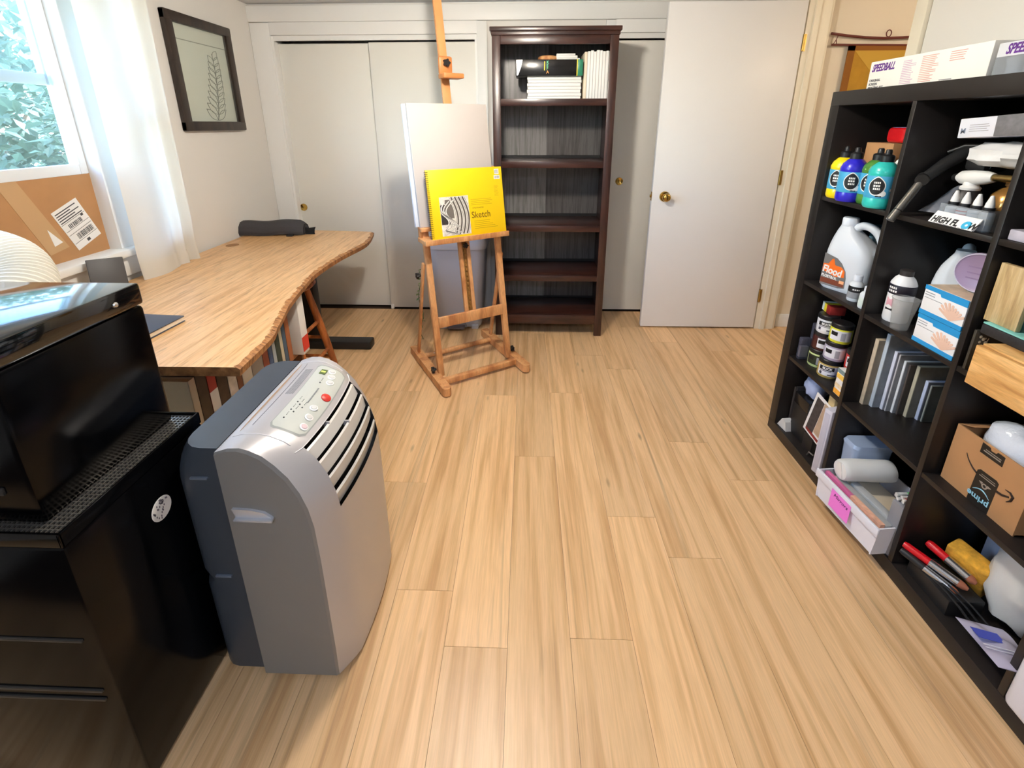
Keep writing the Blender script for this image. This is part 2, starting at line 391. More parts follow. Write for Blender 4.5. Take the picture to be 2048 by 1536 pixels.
# ---------------------------------------------------------------- window
m_sash = M('sash_vinyl', (232, 236, 238), .35)
b = MB()
b.box(-1.94, XL - .0, .838, .852, .845, 2.0); b.box(-1.94, XL, 2.196, 2.21, .845, 2.0); b.box(-1.94, XL, .85, 2.20, 1.985, 2.002)
b.bbox(XL - .001, XL + .018, .77, .85, .845, 2.06, .004); b.bbox(XL - .001, XL + .018, 2.20, 2.26, .845, 2.06, .004); b.bbox(XL - .001, XL + .018, .77, 2.26, 1.995, 2.07, .004)
b.bbox(-1.94, XL + .014, 1.892, 1.985, .845, 2.0, .004)                       # mullion
b.bbox(-1.95, XL + .05, .74, 2.27, .812, .846, .006)                            # stool
b.bbox(XL, XL + .016, .77, 2.25, .72, .812, .003)                               # apron
win = struct(b.build('window_1', m_trim), 'white double-hung window with raised lower sash, left of the curtain', 'window')
def sash(x, y0, y1, z0, z1, par, wd=.034):
    p = MB(); p.bbox(x - .015, x + .015, y0, y0 + wd, z0, z1, .003); p.bbox(x - .015, x + .015, y1 - wd, y1, z0, z1, .003)
    p.bbox(x - .015, x + .015, y0 + wd + .0002, y1 - wd - .0002, z0, z0 + .042, .002); p.bbox(x - .015, x + .015, y0 + wd + .0002, y1 - wd - .0002, z1 - .035, z1, .002)
    o = p.build('sash_frame', m_sash, par)
    q = MB(); q.box(x - .002, x + .002, y0 + wd, y1 - wd, z0 + .042, z1 - .035); q.build('pane', glassy('window_glass', (240, 246, 248), .93, .02), o)
sash(-1.875, .86, 1.891, 1.178, 1.95, win); sash(-1.912, .86, 1.891, 1.525, 1.99, win)
sash(-1.875, 1.99, 2.195, .85, 1.45, win); sash(-1.912, 1.99, 2.195, 1.41, 1.99, win)
# shrubs outside the window
def leaf_cloud(name, label, c, ext, n, size, col, seed):
    r = random.Random(seed); b = MB(); t = thing(name, label, 'shrub', c)
    for i in range(n):
        while True:
            p = Vector((r.uniform(-1, 1), r.uniform(-1, 1), r.uniform(-1, 1)))
            if .35 < p.length < 1: break
        p = Vector((p.x * ext[0], p.y * ext[1], ext[2] + p.z * ext[2]))
        q = Matrix.Rotation(r.uniform(0, 6.3), 3, 'Z') @ Matrix.Rotation(r.uniform(-1.1, 1.1), 3, 'X') @ Matrix.Rotation(r.uniform(-.6, .6), 3, 'Y')
        s = size * r.uniform(.6, 1.3)
        vs = [p + q @ Vector(v) * s for v in ((0, 0, 0), (.28, .4, .08), (0, 1, 0), (-.28, .4, .08))]
        b.add(vs, [(0, 1, 2), (0, 2, 3)], r.choice((0, 0, 1)))
    f = b.build('foliage', [M(name + '_leaf', col, .35, transl=.35), M(name + '_leaf_pale', tuple(min(255, k + 45) for k in col), .3, transl=.35)], t); f['kind'] = 'stuff'
    s = MB()
    for i in range(7):
        a = r.uniform(0, 6.3); s.tube([(0, 0, 0), (math.cos(a) * ext[0] * .3, math.sin(a) * ext[1] * .3, ext[2] * .8), (math.cos(a) * ext[0] * .7, math.sin(a) * ext[1] * .7, ext[2] * 1.6)], [.025, .018, .008], 6)
    s.build('stems', M('shrub_stem', (110, 98, 84), .8), t)
    return t
g = MB(); g.box(-9, XL - .13, -6, 9, -.35, -.25)
struct(g.build('ground', M('garden_ground', (120, 128, 96), .9, var=.2, vs=6)), 'garden ground outside the window', 'ground')
leaf_cloud('garden_shrub', 'leafy green shrub right outside the window', (-3.3, 2.9, -.25), (.75, 1.3, 1.05), 6500, .10, (84, 108, 90), 3)
leaf_cloud('garden_tree', 'taller pale green tree behind the shrub outside the window', (-5.6, 4.0, -.25), (1.6, 2.6, 1.75), 7000, .17, (98, 122, 106), 5)
# ---------------------------------------------------------------- lamps
def ceiling_lamp(name, label, loc, col, power, r=.065):
    t = thing(name, label, 'lamp', loc)
    p = MB(); p.lathe([(0, 0), (.09, 0), (.09, -.012), (.06, -.022), (.03, -.03), (.022, -.045), (0, -.045)], 32); p.build('canopy', M('lamp_white', (235, 232, 225), .4), t)
    p = MB(); p.sphere((0, 0, -.045 - r * .95), r, 24); p.build('bulb', M(name + '_bulb', col, .5, emis=power), t)
    return t
ceiling_lamp('ceiling_lamp', 'round warm ceiling lamp in the middle of the room', (-.20, 1.48, ZC), (255, 244, 229), LAMP)
t = thing('added_fill_light', 'flat round white fill light added behind the camera', 'lamp', (-.1, -.75, ZC))  # unseen lamp, added to brighten the camera side of the room
p = MB(); p.lathe([(.24, 0), (.27, 0), (.27, -.03), (.245, -.034), (.24, -.03)], 40); p.build('ring', M('lamp_white', (235, 232, 225), .4), t)
p = MB(); p.lathe([(0, -.026), (.24, -.026), (.242, -.004), (0, -.004)], 40); p.build('diffuser', M('fill_diffuser', (218, 231, 255), .5, emis=FILL), t)
ceiling_lamp('hall_lamp', 'small warm ceiling lamp in the hallway', (2.25, 2.0, ZC), (255, 230, 200), HALL, .05)
# ================================================================ window dressing and left wall
# curtain
m_cur = M('curtain_cloth', (236, 232, 222), .8, transl=.32, bump=.05, bs=500)
def cur_fn(u, v):
    y0 = 1.885 - .012 * v; y1 = 2.27 + .01 * (1 - v)
    z = (2.06 if v > .999 else .70 + 1.36 * v) - (0.035 * u if v < .2 else 0) * (1 - v * 5)
    f = max(0, (u - .45) / .55)
    x = -1.735 + .010 * math.sin(u * 9 + v * .6) * (1 - f) + .030 * f * math.sin(u * 30 + .5 * math.sin(v * 3)) + .02 * (1 - v) * math.sin(u * 5) - .012 * math.sin(PI * min(1, v * 6)) * .4
    return (x, y0 + (y1 - y0) * (u ** .92), z)
t = thing('curtain', 'sheer white curtain hanging beside the window', 'curtain', (0, 0, 0))
b = MB(); b.grid(cur_fn, 90, 60); b.build('cloth', m_cur, t)
b = MB(); b.grid(lambda u, v: (cur_fn(u, v * .062)[0] + .004, cur_fn(u, v * .062)[1], cur_fn(u, v * .062)[2] - .002), 90, 3); b.build('hem', m_cur, t)
t = thing('curtain_rod', 'white curtain rod above the window', 'rod', (0, 0, 0))
b = MB(); b.tube([(-1.735, .55, 2.075), (-1.735, 2.5, 2.075)], .010, 12); b.build('rod', m_trim, t)
for y in (.6, 2.45): MB().tube([(-1.735, y, 2.075), (XL, y, 2.075)], .006, 8).build('bracket', m_steel, t)
# framed pressed leaf picture on the left wall
t = thing('framed_picture', 'black framed glass picture of a white leafy sprig on the left wall', 'picture', (XL, 2.695, 1.635))
fw_, fh, fd = .262, .292, .032
m_frame = wood('frame_wood', (52, 40, 32), (44, 33, 27), (30, 22, 18), scale=(8, 8, 2), rough=.4, fine=30)
for nm, bx in (('rail', (-fw_, fw_, fh - .05, fh)), ('rail', (-fw_, fw_, -fh, -fh + .05)), ('stile', (-fw_, -fw_ + .05, -fh, fh)), ('stile', (fw_ - .05, fw_, -fh, fh))):
    b = MB(); b.bbox(.0, fd - (0 if nm == 'rail' else .001), bx[0], bx[1], bx[2], bx[3], .006); b.build('frame_' + nm, m_frame, t)
b = MB(); b.box(.004, .007, -fw_ + .04, fw_ - .04, -fh + .04, fh - .04); bk = b.build('backing', M('sprig_paper', (236, 237, 230), .5), t)
b = MB(); b.box(.0062, .0078, -fw_ + .05, fw_ - .05, .165, .17); b.build('crease', M('sprig_crease', (170, 172, 164), .6), bk)
b = MB()
stem = [(.0085, .035 + .05 * math.sin(k * .18), -.235 + .033 * k) for k in range(12)]
b.tube(stem, .0016, 5)
for k in range(11):
    x, y, z = stem[k]
    for s in (-1, 1):
        if k == 10 and s < 0: continue
        L_ = .105 - .004 * k; ang = s * (.95 - .03 * k)
        out = []
        for i in range(13):
            tt = i / 12; w = .019 * math.sin(PI * tt) * (1 if i else 0)
            out.append((tt * L_, w))
        out += [(q, -w) for q, w in reversed(out[1:-1])]
        pts = [(x, y + math.sin(ang) * q + math.cos(ang) * w, z + math.cos(ang) * q - math.sin(ang) * w) for q, w in out]
        b.tube(pts, .0016, 4, closed=True)
b.build('sprig_drawing', M('sprig_line', (150, 152, 146), .5), bk)
b = MB(); b.box(.016, .018, -fw_ + .045, fw_ - .045, -fh + .045, fh - .045); b.build('glass', glassy('picture_glass', (244, 246, 244), .95, .3, .1), t)
# cardboard filling the gap under the sash, with the exhaust hose
m_card = M('cardboard', (178, 132, 88), .75, var=.05, vs=12, bump=.05, bs=300)
t = thing('window_cardboard', 'brown cardboard sheet closing the gap below the raised window sash', 'cardboard', (-1.868, 0, 0))
b = MB(); b.box(-.006, .006, .90, 1.895, .846, 1.182); b.build('sheet', m_card, t)
b = MB(); b.prism([(1.53, 1.178), (1.60, 1.180), (1.72, .90), (1.64, .885)], .006, .0072, 'x'); b.build('packing_tape', M('packing_tape', (196, 160, 118), .25), t)
b = MB(); b.prism([(1.655, .985), (1.70, .925), (1.665, .915)], .0072, .0084, 'x'); b.build('torn_paper', WHITE, t)
lab = MB(); lab.box(-.062, .062, -.0006, 0, -.09, .09)
# label is turned on the sheet; its own frame: x right, z up, looking +X
lt = lab.build('shipping_label', WHITE, t, (.0068, 1.778, .982), rot=(0, 0, 0))
lt.rotation_euler = Matrix(((0, -1, 0), (1, 0, 0), (0, 0, 1))).to_4x4().to_euler()
lt.rotation_euler = (Matrix.Rotation(math.radians(22), 4, 'X') @ Matrix(((0, -1, 0), (1, 0, 0), (0, 0, 1))).to_4x4()).to_euler()
b = MB(); bars(b, -.03, .05, -.055, -.03, 22, -.0007); bars(b, -.035, .03, .0, .018, 18, -.0007, seed=5); lines(b, -.055, .055, .03, .08, 5, -.0007, .4, seed=8); b.box(.035, .047, -.0011, -.0007, .018, .028)
for z in (.027, -.005, -.022, -.062): b.box(-.058, .058, -.0011, -.0007, z, z + .0015)
b.box(-.005, .01, -.0011, -.0007, -.082, -.07)
b.build('label_print', M('label_print', (70, 70, 72), .6), lt)
# corrugated hose
m_hose = M('hose_plastic', (232, 230, 218), .45)
ctrl = [Vector(p) for p in ((-1.855, 1.20, .985), (-1.70, 1.21, 1.02), (-1.56, 1.232, .985), (-1.475, 1.19, .93), (-1.415, 1.085, .855), (-1.385, 1.025, .73), (-1.34, 1.022, .55), (-1.22, 1.02, .40), (-1.05, 1.0, .345), (-.90, .99, .34), (-.80, .985, .34))]
def spline(P, n):
    out = []
    for i in range(len(P) - 1):
        a, b_, c, d_ = P[max(i - 1, 0)], P[i], P[i + 1], P[min(i + 2, len(P) - 1)]
        for k in range(n):
            s = k / n; out.append(.5 * ((2 * b_) + (c - a) * s + (2 * a - 5 * b_ + 4 * c - d_) * s * s + (3 * b_ - a - 3 * c + d_) * s ** 3))
    return out + [P[-1]]
pp = spline(ctrl, 40)
t = thing('exhaust_hose', 'white corrugated exhaust hose rising to the cardboard window panel', 'hose', (0, 0, 0))
b = MB(); b.tube(pp, [.088 if k % 4 in (0, 1) else .081 for k in range(len(pp))], 28); b.build('corrugated_tube', m_hose, t)
b = MB(); b.tube([(-1.861, 1.2, .985), (-1.845, 1.2, .985)], .105, 28); b.build('collar', m_hose, t)
# dark tablet-like plate leaning at the window stool
t = tag(MB().bbox(-.06, .06, -.004, .004, 0, .16, .003).build('grey_tablet', M('dark_grey_plastic', (72, 70, 70), .5), None, (-1.69, 1.675, .702), rot=(-.30, .12, math.radians(62))), 'small dark grey tablet propped on the desk below the window sill', 'tablet')
# ================================================================ desk
m_bam = wood('bamboo_top', (228, 182, 128), (220, 172, 117), (202, 150, 96), scale=(16, 1.1, 16), rough=.34, fine=14, dash=7, coat=.25)
m_bamE = wood('bamboo_edge', (176, 124, 74), (150, 100, 56), (112, 70, 36), scale=(8, 30, 8), rough=.5, fine=10)
m_blk = M('black_metal', (30, 29, 29), .45)
DZ, DT = .70, .030
edge_ctrl = [Vector((x, y, 0)) for x, y in ((-1.003, 2.875), (-.958, 2.60), (-.998, 2.30), (-1.005, 2.03), (-.978, 1.845), (-.938, 1.645), (-.903, 1.528), (-.870, 1.42), (-.846, 1.335), (-.83, 1.137))]
ec = spline(edge_ctrl, 14)
# square corner, then the fine curve
t = thing('desk', 'bamboo standing desk with a wavy carved front edge under the window', 'desk', (0, 0, 0))
back = [(-1.80, 1.125), (-1.80, 2.95)]
b = MB(); re = random.Random(4)
ins = []; outr = []
for i, p in enumerate(ec):
    a = ec[max(i - 1, 0)]; c = ec[min(i + 1, len(ec) - 1)]; tng = (c - a).normalized(); nrm = Vector((-tng.y, tng.x, 0))
    if nrm.x < 0: nrm = -nrm
    ins.append(p - nrm * (.016 + re.uniform(-.006, .006)) + tng * re.uniform(-.004, .004)); outr.append(p)
ins[-1] = ec[-1] + Vector((-.012, 0, 0)); ins[0] = ec[0] + Vector((-.02, 0.004, 0))
top = [(p.x, p.y, DZ) for p in ins]
n = len(top)
b.add(top + [(*back[0], DZ), (*back[1], DZ)], [tuple(range(n + 2))], 0)
mid = [(p.x, p.y, DZ - .007) for p in outr]; low = [(p.x - .004, p.y, DZ - DT) for p in outr]
b.add(top + mid + low, [(i, i + 1, n + i + 1, n + i) for i in range(n - 1)] + [(n + i, n + i + 1, 2 * n + i + 1, 2 * n + i) for i in range(n - 1)], 1)
b.add(low + [(*back[0], DZ - DT), (*back[1], DZ - DT)], [tuple(range(n + 2))], 1)
b.add([top[-1], mid[-1], low[-1], (*back[0], DZ - DT), (*back[0], DZ)], [(0, 1, 2, 3, 4)], 1)
b.add([top[0], mid[0], low[0], (*back[1], DZ - DT), (*back[1], DZ)], [(0, 1, 2, 3, 4)], 1)
b.add([(*back[0], DZ), (*back[0], DZ - DT), (*back[1], DZ - DT), (*back[1], DZ)], [(0, 1, 2, 3)], 1)
b.build('table_top', [m_bam, m_bamE], t)
b = MB(); b.lathe([(0, .0006), (.030, .0006)], 28); b.lathe([(.029, .001), (.034, .0012), (.035, .0)], 28)
b.build('cable_grommet', M('grommet_wood', (150, 102, 56), .5), t, (-1.725, 2.512, DZ))
for y in (2.60, 1.42):
    p = MB(); p.bbox(-1.72, -.985, y - .042, y + .042, 0, .055, .010); p.build('foot', m_blk, t)
    p = MB(); p.bbox(-1.40, -1.31, y - .035, y + .035, .05, .64, .004); p.build('column', m_blk, t)
    p = MB(); p.bbox(-1.70, -1.06, y - .03, y + .03, .635, .669, .003); p.build('bracket', m_blk, t)
p = MB(); p.bbox(-1.39, -1.32, 1.44, 2.58, .60, .64, .003); p.build('crossbeam', m_blk, t)
# bolster cushion
t = thing('bolster_cushion', 'charcoal half-round bolster cushion with black straps lying on the desk', 'cushion', (-1.64, 2.80, DZ), math.radians(4))
m_bol = M('bolster_fabric', (62, 60, 62), .85, bump=.2, bs=700)
prof = [(-.055, 0), (-.06, .02), (-.05, .055), (-.025, .08), (.01, .085), (.045, .066), (.062, .03), (.06, 0)]
def bol(u, v):
    k = v * (len(prof) - 1); i = min(int(k), len(prof) - 2); f = k - i
    y = prof[i][0] * (1 - f) + prof[i + 1][0] * f; z = prof[i][1] * (1 - f) + prof[i + 1][1] * f
    e = min(1, min(u, 1 - u) * 14) ** .5; e = .72 + .28 * e
    return (-.215 + .43 * u, y * e, z * e + .004 * math.sin(u * 11) + .008 * u)
b = MB(); b.grid(bol, 40, 21)
for u in (0, 1): b.add([bol(u, k / 21) for k in range(22)], [tuple(range(22))])
b.build('cover', m_bol, t)
for u in (0, 1): MB().tube([bol(u, k / 14) for k in range(15)], .003, 6).build('piping', M('black_fabric', (24, 23, 24), .9), t)
b = MB(); b.tube([(-.21, -.01, .03), (-.25, -.015, .04), (-.265, -.01, .02), (-.25, -.015, .006), (-.21, -.01, .008)], .010, 8, flat=.25); b.build('strap', MATS['black_fabric'], t)
b = MB(); b.tube([(.21, -.01, .03), (.245, -.02, .03), (.275, -.01, .035), (.27, -.015, .012), (.215, -.015, .008)], .013, 8, flat=.25)
b.build('strap', MATS['black_fabric'], t)
MB().bbox(.12, .16, -.085, -.055, .001, .012, .003).build('buckle', m_blk, t)
# notebook on the desk
t = thing('notebook', 'dark blue-grey notebook with small pale lettering at the near end of the desk', 'notebook', (-1.36, 1.345, DZ), math.radians(-4))
b = MB(); b.bbox(-.17, .13, -.09, .115, .0, .004, .0015); b.bbox(-.17, .13, -.09, .115, .018, .022, .0015); b.box(-.17, -.166, -.09, .115, .002, .02); b.build('cover', M('notebook_cover', (66, 72, 84), .45), t)
b = MB(); b.box(-.165, .127, -.087, .112, .003, .0185); b.build('pages', M('notebook_pages', (222, 208, 186), .7), t)
b = MB()
for k, l in enumerate((.010, .016, .008, .013, .006)): b.box(.0 + .017 * k, .0 + .017 * k + l, -.006, .006, .0221, .0224)
b.build('cover_print', M('pale_green_print', (190, 214, 150), .5), t, (.02, -.03, 0), math.radians(42))['kind'] = 'stuff'
# stool under the desk
m_stool = wood('stool_wood', (190, 116, 58), (172, 98, 46), (130, 70, 32), scale=(6, 6, 1.2), rough=.4, fine=24)
t = thing('wooden_stool', 'orange-brown wooden stool with round splayed legs under the desk', 'stool', (-1.23, 2.10, 0))
b = MB(); b.lathe([(0, .615), (.13, .62), (.155, .612), (.16, .60), (.15, .59), (0, .588)], 32); b.build('seat', m_stool, t)
legs = []
for sx, sy in ((1, 1), (1, -1), (-1, 1), (-1, -1)):
    a = Vector((sx * .085, sy * .06, .60)); c = Vector((sx * .145, sy * .185, 0)); legs.append((a, c))
    p = MB(); p.tube([c, c.lerp(a, .3), c.lerp(a, .6), a], [.014, .019, .020, .014], 12); p.build('leg', m_stool, t)
for i, j, f in ((0, 1, .30), (2, 3, .30), (0, 2, .42), (1, 3, .42), (0, 1, .6), (0, 2, .2)):
    p = MB(); p.tube([legs[i][1].lerp(legs[i][0], f), legs[j][1].lerp(legs[j][0], f)], .010, 10); p.build('rung', m_stool, t)
# low shelf under the desk with books
m_low = wood('low_shelf_wood', (142, 96, 58), (120, 78, 46), (84, 52, 30), scale=(10, 1.2, 10), rough=.5, fine=20)
t = thing('low_bookshelf', 'low wooden two-tier bookshelf pushed under the desk', 'shelf', (0, 0, 0))
SX0, SX1, SY0, SY1 = -1.36, -1.06, 1.17, 1.90
for nm, bx in (('side', (SX0, SX1, SY0, SY0 + .018, 0, .40)), ('side', (SX0, SX1, SY1 - .018, SY1, 0, .40)), ('shelf', (SX0, SX1, SY0, SY1, .345, .363)), ('shelf', (SX0, SX1, SY0, SY1, .04, .058))):
    MB().bbox(*bx, .002).build(nm, m_low, t)
m_pages = M('book_pages', (226, 216, 196), .8)
bk = [((208, 196, 176), 'cream'), ((64, 48, 36), 'dark brown'), ((178, 58, 48), 'red-banded white'), ((70, 52, 40), 'white-flecked brown'), ((214, 208, 200), 'rust-splattered white'), ((120, 74, 50), 'russet'), ((226, 222, 214), 'plain white'),
      ((170, 164, 156), 'pale grey'), ((150, 80, 60), 'brick red'), ((62, 88, 128), 'blue'), ((176, 186, 190), 'silver grey'), ((60, 74, 64), 'dark green'), ((206, 196, 170), 'buff'), ((74, 96, 118), 'slate blue'), ((172, 104, 62), 'tan brown')]
y = SY0 + .022
for i, (col, nm) in enumerate(bk):
    w = (.030, .046, .040, .052, .046, .030, .06, .075, .040, .030, .026, .034, .024, .028, .036)[i]; h = (.25, .27, .26, .265, .262, .24, .20, .17, .24, .262, .25, .255, .25, .245, .27)[i]; dp = .2 + .03 * math.sin(i * 2.1)
    if y + w > SY1 - .075: break
    t = thing('book', f'{nm} book on the low shelf under the desk, {ORD[i]} from the near end', 'book', (SX1 - .005 - dp / 2 + .02, y + w / 2, .3632), 0, 'books on the low shelf under the desk')
    p = MB(); c = M('book_cover_%d' % i, col, .5, var=.28 if i in (1, 3, 4) else .06, vs=26 if i in (1, 3, 4) else 8)
    p.bbox(-dp / 2, dp / 2, -w / 2 + .0006, -w / 2 + .0036, 0, h, .001); p.bbox(-dp / 2, dp / 2, w / 2 - .0036, w / 2 - .0006, 0, h, .001); p.bbox(dp / 2 - .003, dp / 2, -w / 2 + .0006, w / 2 - .0006, 0, h, .001)
    p.build('cover', c, t)
    p = MB(); p.box(-dp / 2 + .004, dp / 2 - .003, -w / 2 + .0036, w / 2 - .0036, .003, h - .004); p.build('pages', m_pages, t)
    if i == 2:
        p = MB(); p.box(dp / 2, dp / 2 + .0006, -w / 2 + .001, w / 2 - .001, .02, .16); p.build('spine_band', WHITE, t)
    y += w
t = thing('file_box', 'white file box with a red patch at the far end of the low shelf', 'file box', (-1.14, 1.853, .3632))
b = MB(); b.bbox(-.13, .125, -.028, .028, 0, .29, .003); b.build('box', WHITE, t)
b = MB(); b.box(.125, .1262, -.0275, .0275, .015, .085); b.build('red_patch', M('red_patch', (214, 62, 44), .5), t)
b = MB(); b.box(.03, .12, .0285, .0296, .2, .28); b.build('photo_sticker', M('photo_green', (120, 134, 116), .5, var=.3, vs=40), t)
# ================================================================ black machine cabinets
m_gloss = M('black_gloss', (4, 4, 5), .14, spec=.2, bump=.03, bs=900)
m_mesh = M('perforated_black', (120, 116, 110), .35, metal=.7)
# lower cabinet
t = thing('floor_cabinet', 'tall glossy black floor cabinet with a perforated top ledge beside the air conditioner', 'cabinet', (0, 0, 0))
X0, X1, Y0, Y1, ZT = -1.32, -.80, .575, .925, .70
b = MB(); b.bbox(X0, X1, Y0, Y1, .012, ZT - .03, .006); b.build('body', m_gloss, t)
b = MB()
b.bbox(X0, X1, Y0, Y0 + .006, ZT - .03, ZT, .002); b.bbox(X0, X1, Y1 - .006, Y1, ZT - .03, ZT, .002); b.bbox(X0, X0 + .006, Y0, Y1, ZT - .03, ZT, .002); b.bbox(X1 - .006, X1, Y0, Y1, ZT - .03, ZT, .002)
b.build('rim', m_gloss, t)
b = MB()
nx, ny = 56, 38; gx0, gx1, gy0, gy1 = X0 + .008, X1 - .008, Y0 + .008, Y1 - .008
for i in range(nx + 1):
    x = gx0 + (gx1 - gx0) * i / nx; b.box(x - .0012, x + .0012, gy0, gy1, ZT - .010, ZT - .006)
for j in range(ny + 1):
    yy = gy0 + (gy1 - gy0) * j / ny; b.box(gx0, gx1, yy - .0012, yy + .0012, ZT - .0102, ZT - .0062)
g = b.build('perforated_top', m_mesh, t); g['kind'] = 'stuff'
b = MB()
for z in (.44, .30, .275):
    p = MB(); p.bbox(X0 + .03, X1 - .03, Y0 - .004, Y0 + .004, z, z + .007, .002); p.build('front_slat', M('black_edge', (44, 43, 42), .3), t)
st = MB(); st.lathe([(0, .0006), (.0265, .0006), (.027, 0)], 36); s = st.build('round_sticker', WHITE, t, (X1, .765, .565), rot=(0, PI / 2, 0))
b = MB(); r5 = random.Random(2)
for i in range(26):
    a = r5.uniform(0, 6.28); q = .022 * math.sqrt(r5.random()); b.box(q * math.cos(a) - .0022, q * math.cos(a) + .0022, q * math.sin(a) - .0012, q * math.sin(a) + .0012, .0006, .001)
b.lathe([(.003, .001), (.0055, .001)], 14, c=(-.015, .003, 0)); b.build('sticker_print', M('sticker_print', (110, 104, 112), .6), s)
# upper box
t = thing('equipment_box', 'glossy black equipment box standing on the black floor cabinet', 'equipment', (0, 0, 0))
X0, X1, Y0, Y1, ZB, ZT = -1.30, -.848, .600, .905, .6945, 1.044
b = MB(); b.bbox(X0, X1, Y0, Y1, ZB, ZT - .05, .010); b.build('body', m_gloss, t)
b = MB(); b.bbox(X0 - .001, X1 + .001, Y0 - .001, Y1 + .001, ZT - .049, ZT, .006); b.build('lid', M('black_gloss_lid', (8, 9, 10), .10, spec=.8, coat=.6), t)
p = MB(); p.lathe([(0, .004), (.004, .0035), (.0055, .002), (.006, 0)], 16); p.build('screw', M('screw_chrome', (230, 230, 230), .15, metal=1), t, (X1 + .001, .838, 1.018), rot=(0, PI / 2, 0))
p = MB(); p.bbox(X0 + .04, X1 - .05, Y0 - .004, Y0 + .002, .76, .775, .002); p.build('front_slot', MATS['black_edge'], t)
# ================================================================ portable air conditioner
m_sil = M('silver_plastic', (188, 186, 188), .34, metal=.35, bump=.03, bs=1500)
m_silShade = M('silver_side_shade', (134, 132, 130), .5, metal=.25, bump=.12, bs=1500)  # the shell's silver, darkened to put the end's shadow into its colour
m_rear = M('blue_grey_plastic', (62, 68, 76), .35, bump=.05, bs=1200)
t = thing('air_conditioner', 'silver portable air conditioner with a slatted grille and control panel', 'air conditioner', (0, 0, 0))
AY0, AY1, AXB = .785, 1.185, -.668
prof = [(.700, -.668), (.711, -.63), (.712, -.60), (.706, -.575), (.692, -.545), (.668, -.516), (.636, -.490), (.595, -.470), (.55, -.457), (.50, -.450), (.40, -.4475), (.25, -.4475), (.10, -.4475), (.012, -.449)]
def bow(y):   # the front swells towards the middle, corners cut
    s = (y - AY0) / (AY1 - AY0); e = min(s, 1 - s)
    cut = -.026 * max(0, 1 - e / .15) ** 1.2
    return cut + .022 * (1 - (2 * s - 1) ** 2)
def shell(s, k):
    z, x = prof[k]; y = AY0 + (AY1 - AY0) * s
    f = min(1, max(0, (x - AXB) / .16)); return (x + bow(y) * f, y, z)
ss = [0, .03, .07, .11, .15, .22, .32, .42, .5, .58, .68, .78, .85, .89, .93, .97, 1]
# grille opening: slats sit between k rows 5..9 for the middle of the length
b = MB(); w = len(ss); K = len(prof)
vs_ = [shell(s, k) for k in range(K) for s in ss]
fs_ = []
g0, g1 = 4, 12
for k in range(K - 1):
    for i in range(w - 1):
        if 5 <= k <= 8 and g0 <= i < g1: continue
        fs_.append((k * w + i, k * w + i + 1, (k + 1) * w + i + 1, (k + 1) * w + i))
b.add(vs_, fs_, 0, True)
# back closing face so that the shell is solid
b.add([shell(s, 0) for s in ss] + [(AXB, AY0 + (AY1 - AY0) * s, .012) for s in ss], [(i, i + 1, w + i + 1, w + i) for i in range(w - 1)])
b.add([shell(s, K - 1) for s in ss] + [(AXB, AY0 + (AY1 - AY0) * s, .012) for s in ss], [(i, i + 1, w + i + 1, w + i) for i in range(w - 1)])
sh = b.build('shell', m_sil, t)
for s, nm in ((0, 'side_panel'), (1, 'side_panel')):
    b = MB(); pts = [shell(s, k) for k in range(K)] + [(AXB, AY0 + (AY1 - AY0) * s, .012)]
    b.add(pts, [tuple(range(len(pts)))]); d = .0035 * (1 if s else -1)
    # a slightly proud side plate below the shell's band
    inn = [(p[0] - .006 * min(1, max(0, (p[0] - AXB) / .05)), p[1] + d, p[2] - .006 * min(1, max(0, (p[2] - .35) / .2))) for p in pts]
    b.add(inn, [tuple(range(len(pts)))]); m_ = len(pts)
    b.add(pts + inn, [(i, (i + 1) % m_, m_ + (i + 1) % m_, m_ + i) for i in range(m_)])
    pl_ = b.build(nm, m_silShade, t)
    hb = MB(); yy = AY0 - .0035 if s == 0 else AY1 + .0035; q = -1 if s == 0 else 1
    hp = [(-.655, .553), (-.568, .548), (-.585, .5425), (-.60, .536), (-.648, .530)]
    hp = [(-.652, .555), (-.61, .553), (-.58, .546), (-.562, .531), (-.566, .528), (-.645, .528)]
    hb.prism(hp, yy, yy + q * .006, 'y'); hb.bbox(-.648, -.560, min(yy, yy + q * .014), max(yy, yy + q * .014), .526, .533, .002)
    hb.build('carry_handle', M('handle_silver', (206, 208, 214), .25, metal=.5), pl_)
# louvre recess and slats
b = MB()
def rec(s, k, off): x, y, z = shell(s, k); n_ = Vector((.8, 0, .6)) if k < 8 else Vector((1, 0, .1)); return (x - n_.x * off, y, z - n_.z * off)
gs = ss[g0:g1 + 1]; gw = len(gs)
b.add([rec(s, k, .045) for k in range(5, 10) for s in gs], [(k * gw + i, k * gw + i + 1, (k + 1) * gw + i + 1, (k + 1) * gw + i) for k in range(4) for i in range(gw - 1)], 0, True)
for s in (gs[0], gs[-1]):
    A = [rec(s, k, 0) for k in range(5, 10)]; B = [rec(s, k, .045) for k in range(5, 10)]
    b.add(A + B, [(i, i + 1, 6 + i, 5 + i) for i in range(4)])
b.build('louvre_recess', M('louvre_dark', (30, 30, 32), .6), t)
def at_k(s, kf, off):
    k = int(kf); f = kf - k; a = Vector(rec(s, k, off)); c = Vector(rec(s, min(k + 1, K - 1), off)); return a.lerp(c, f)
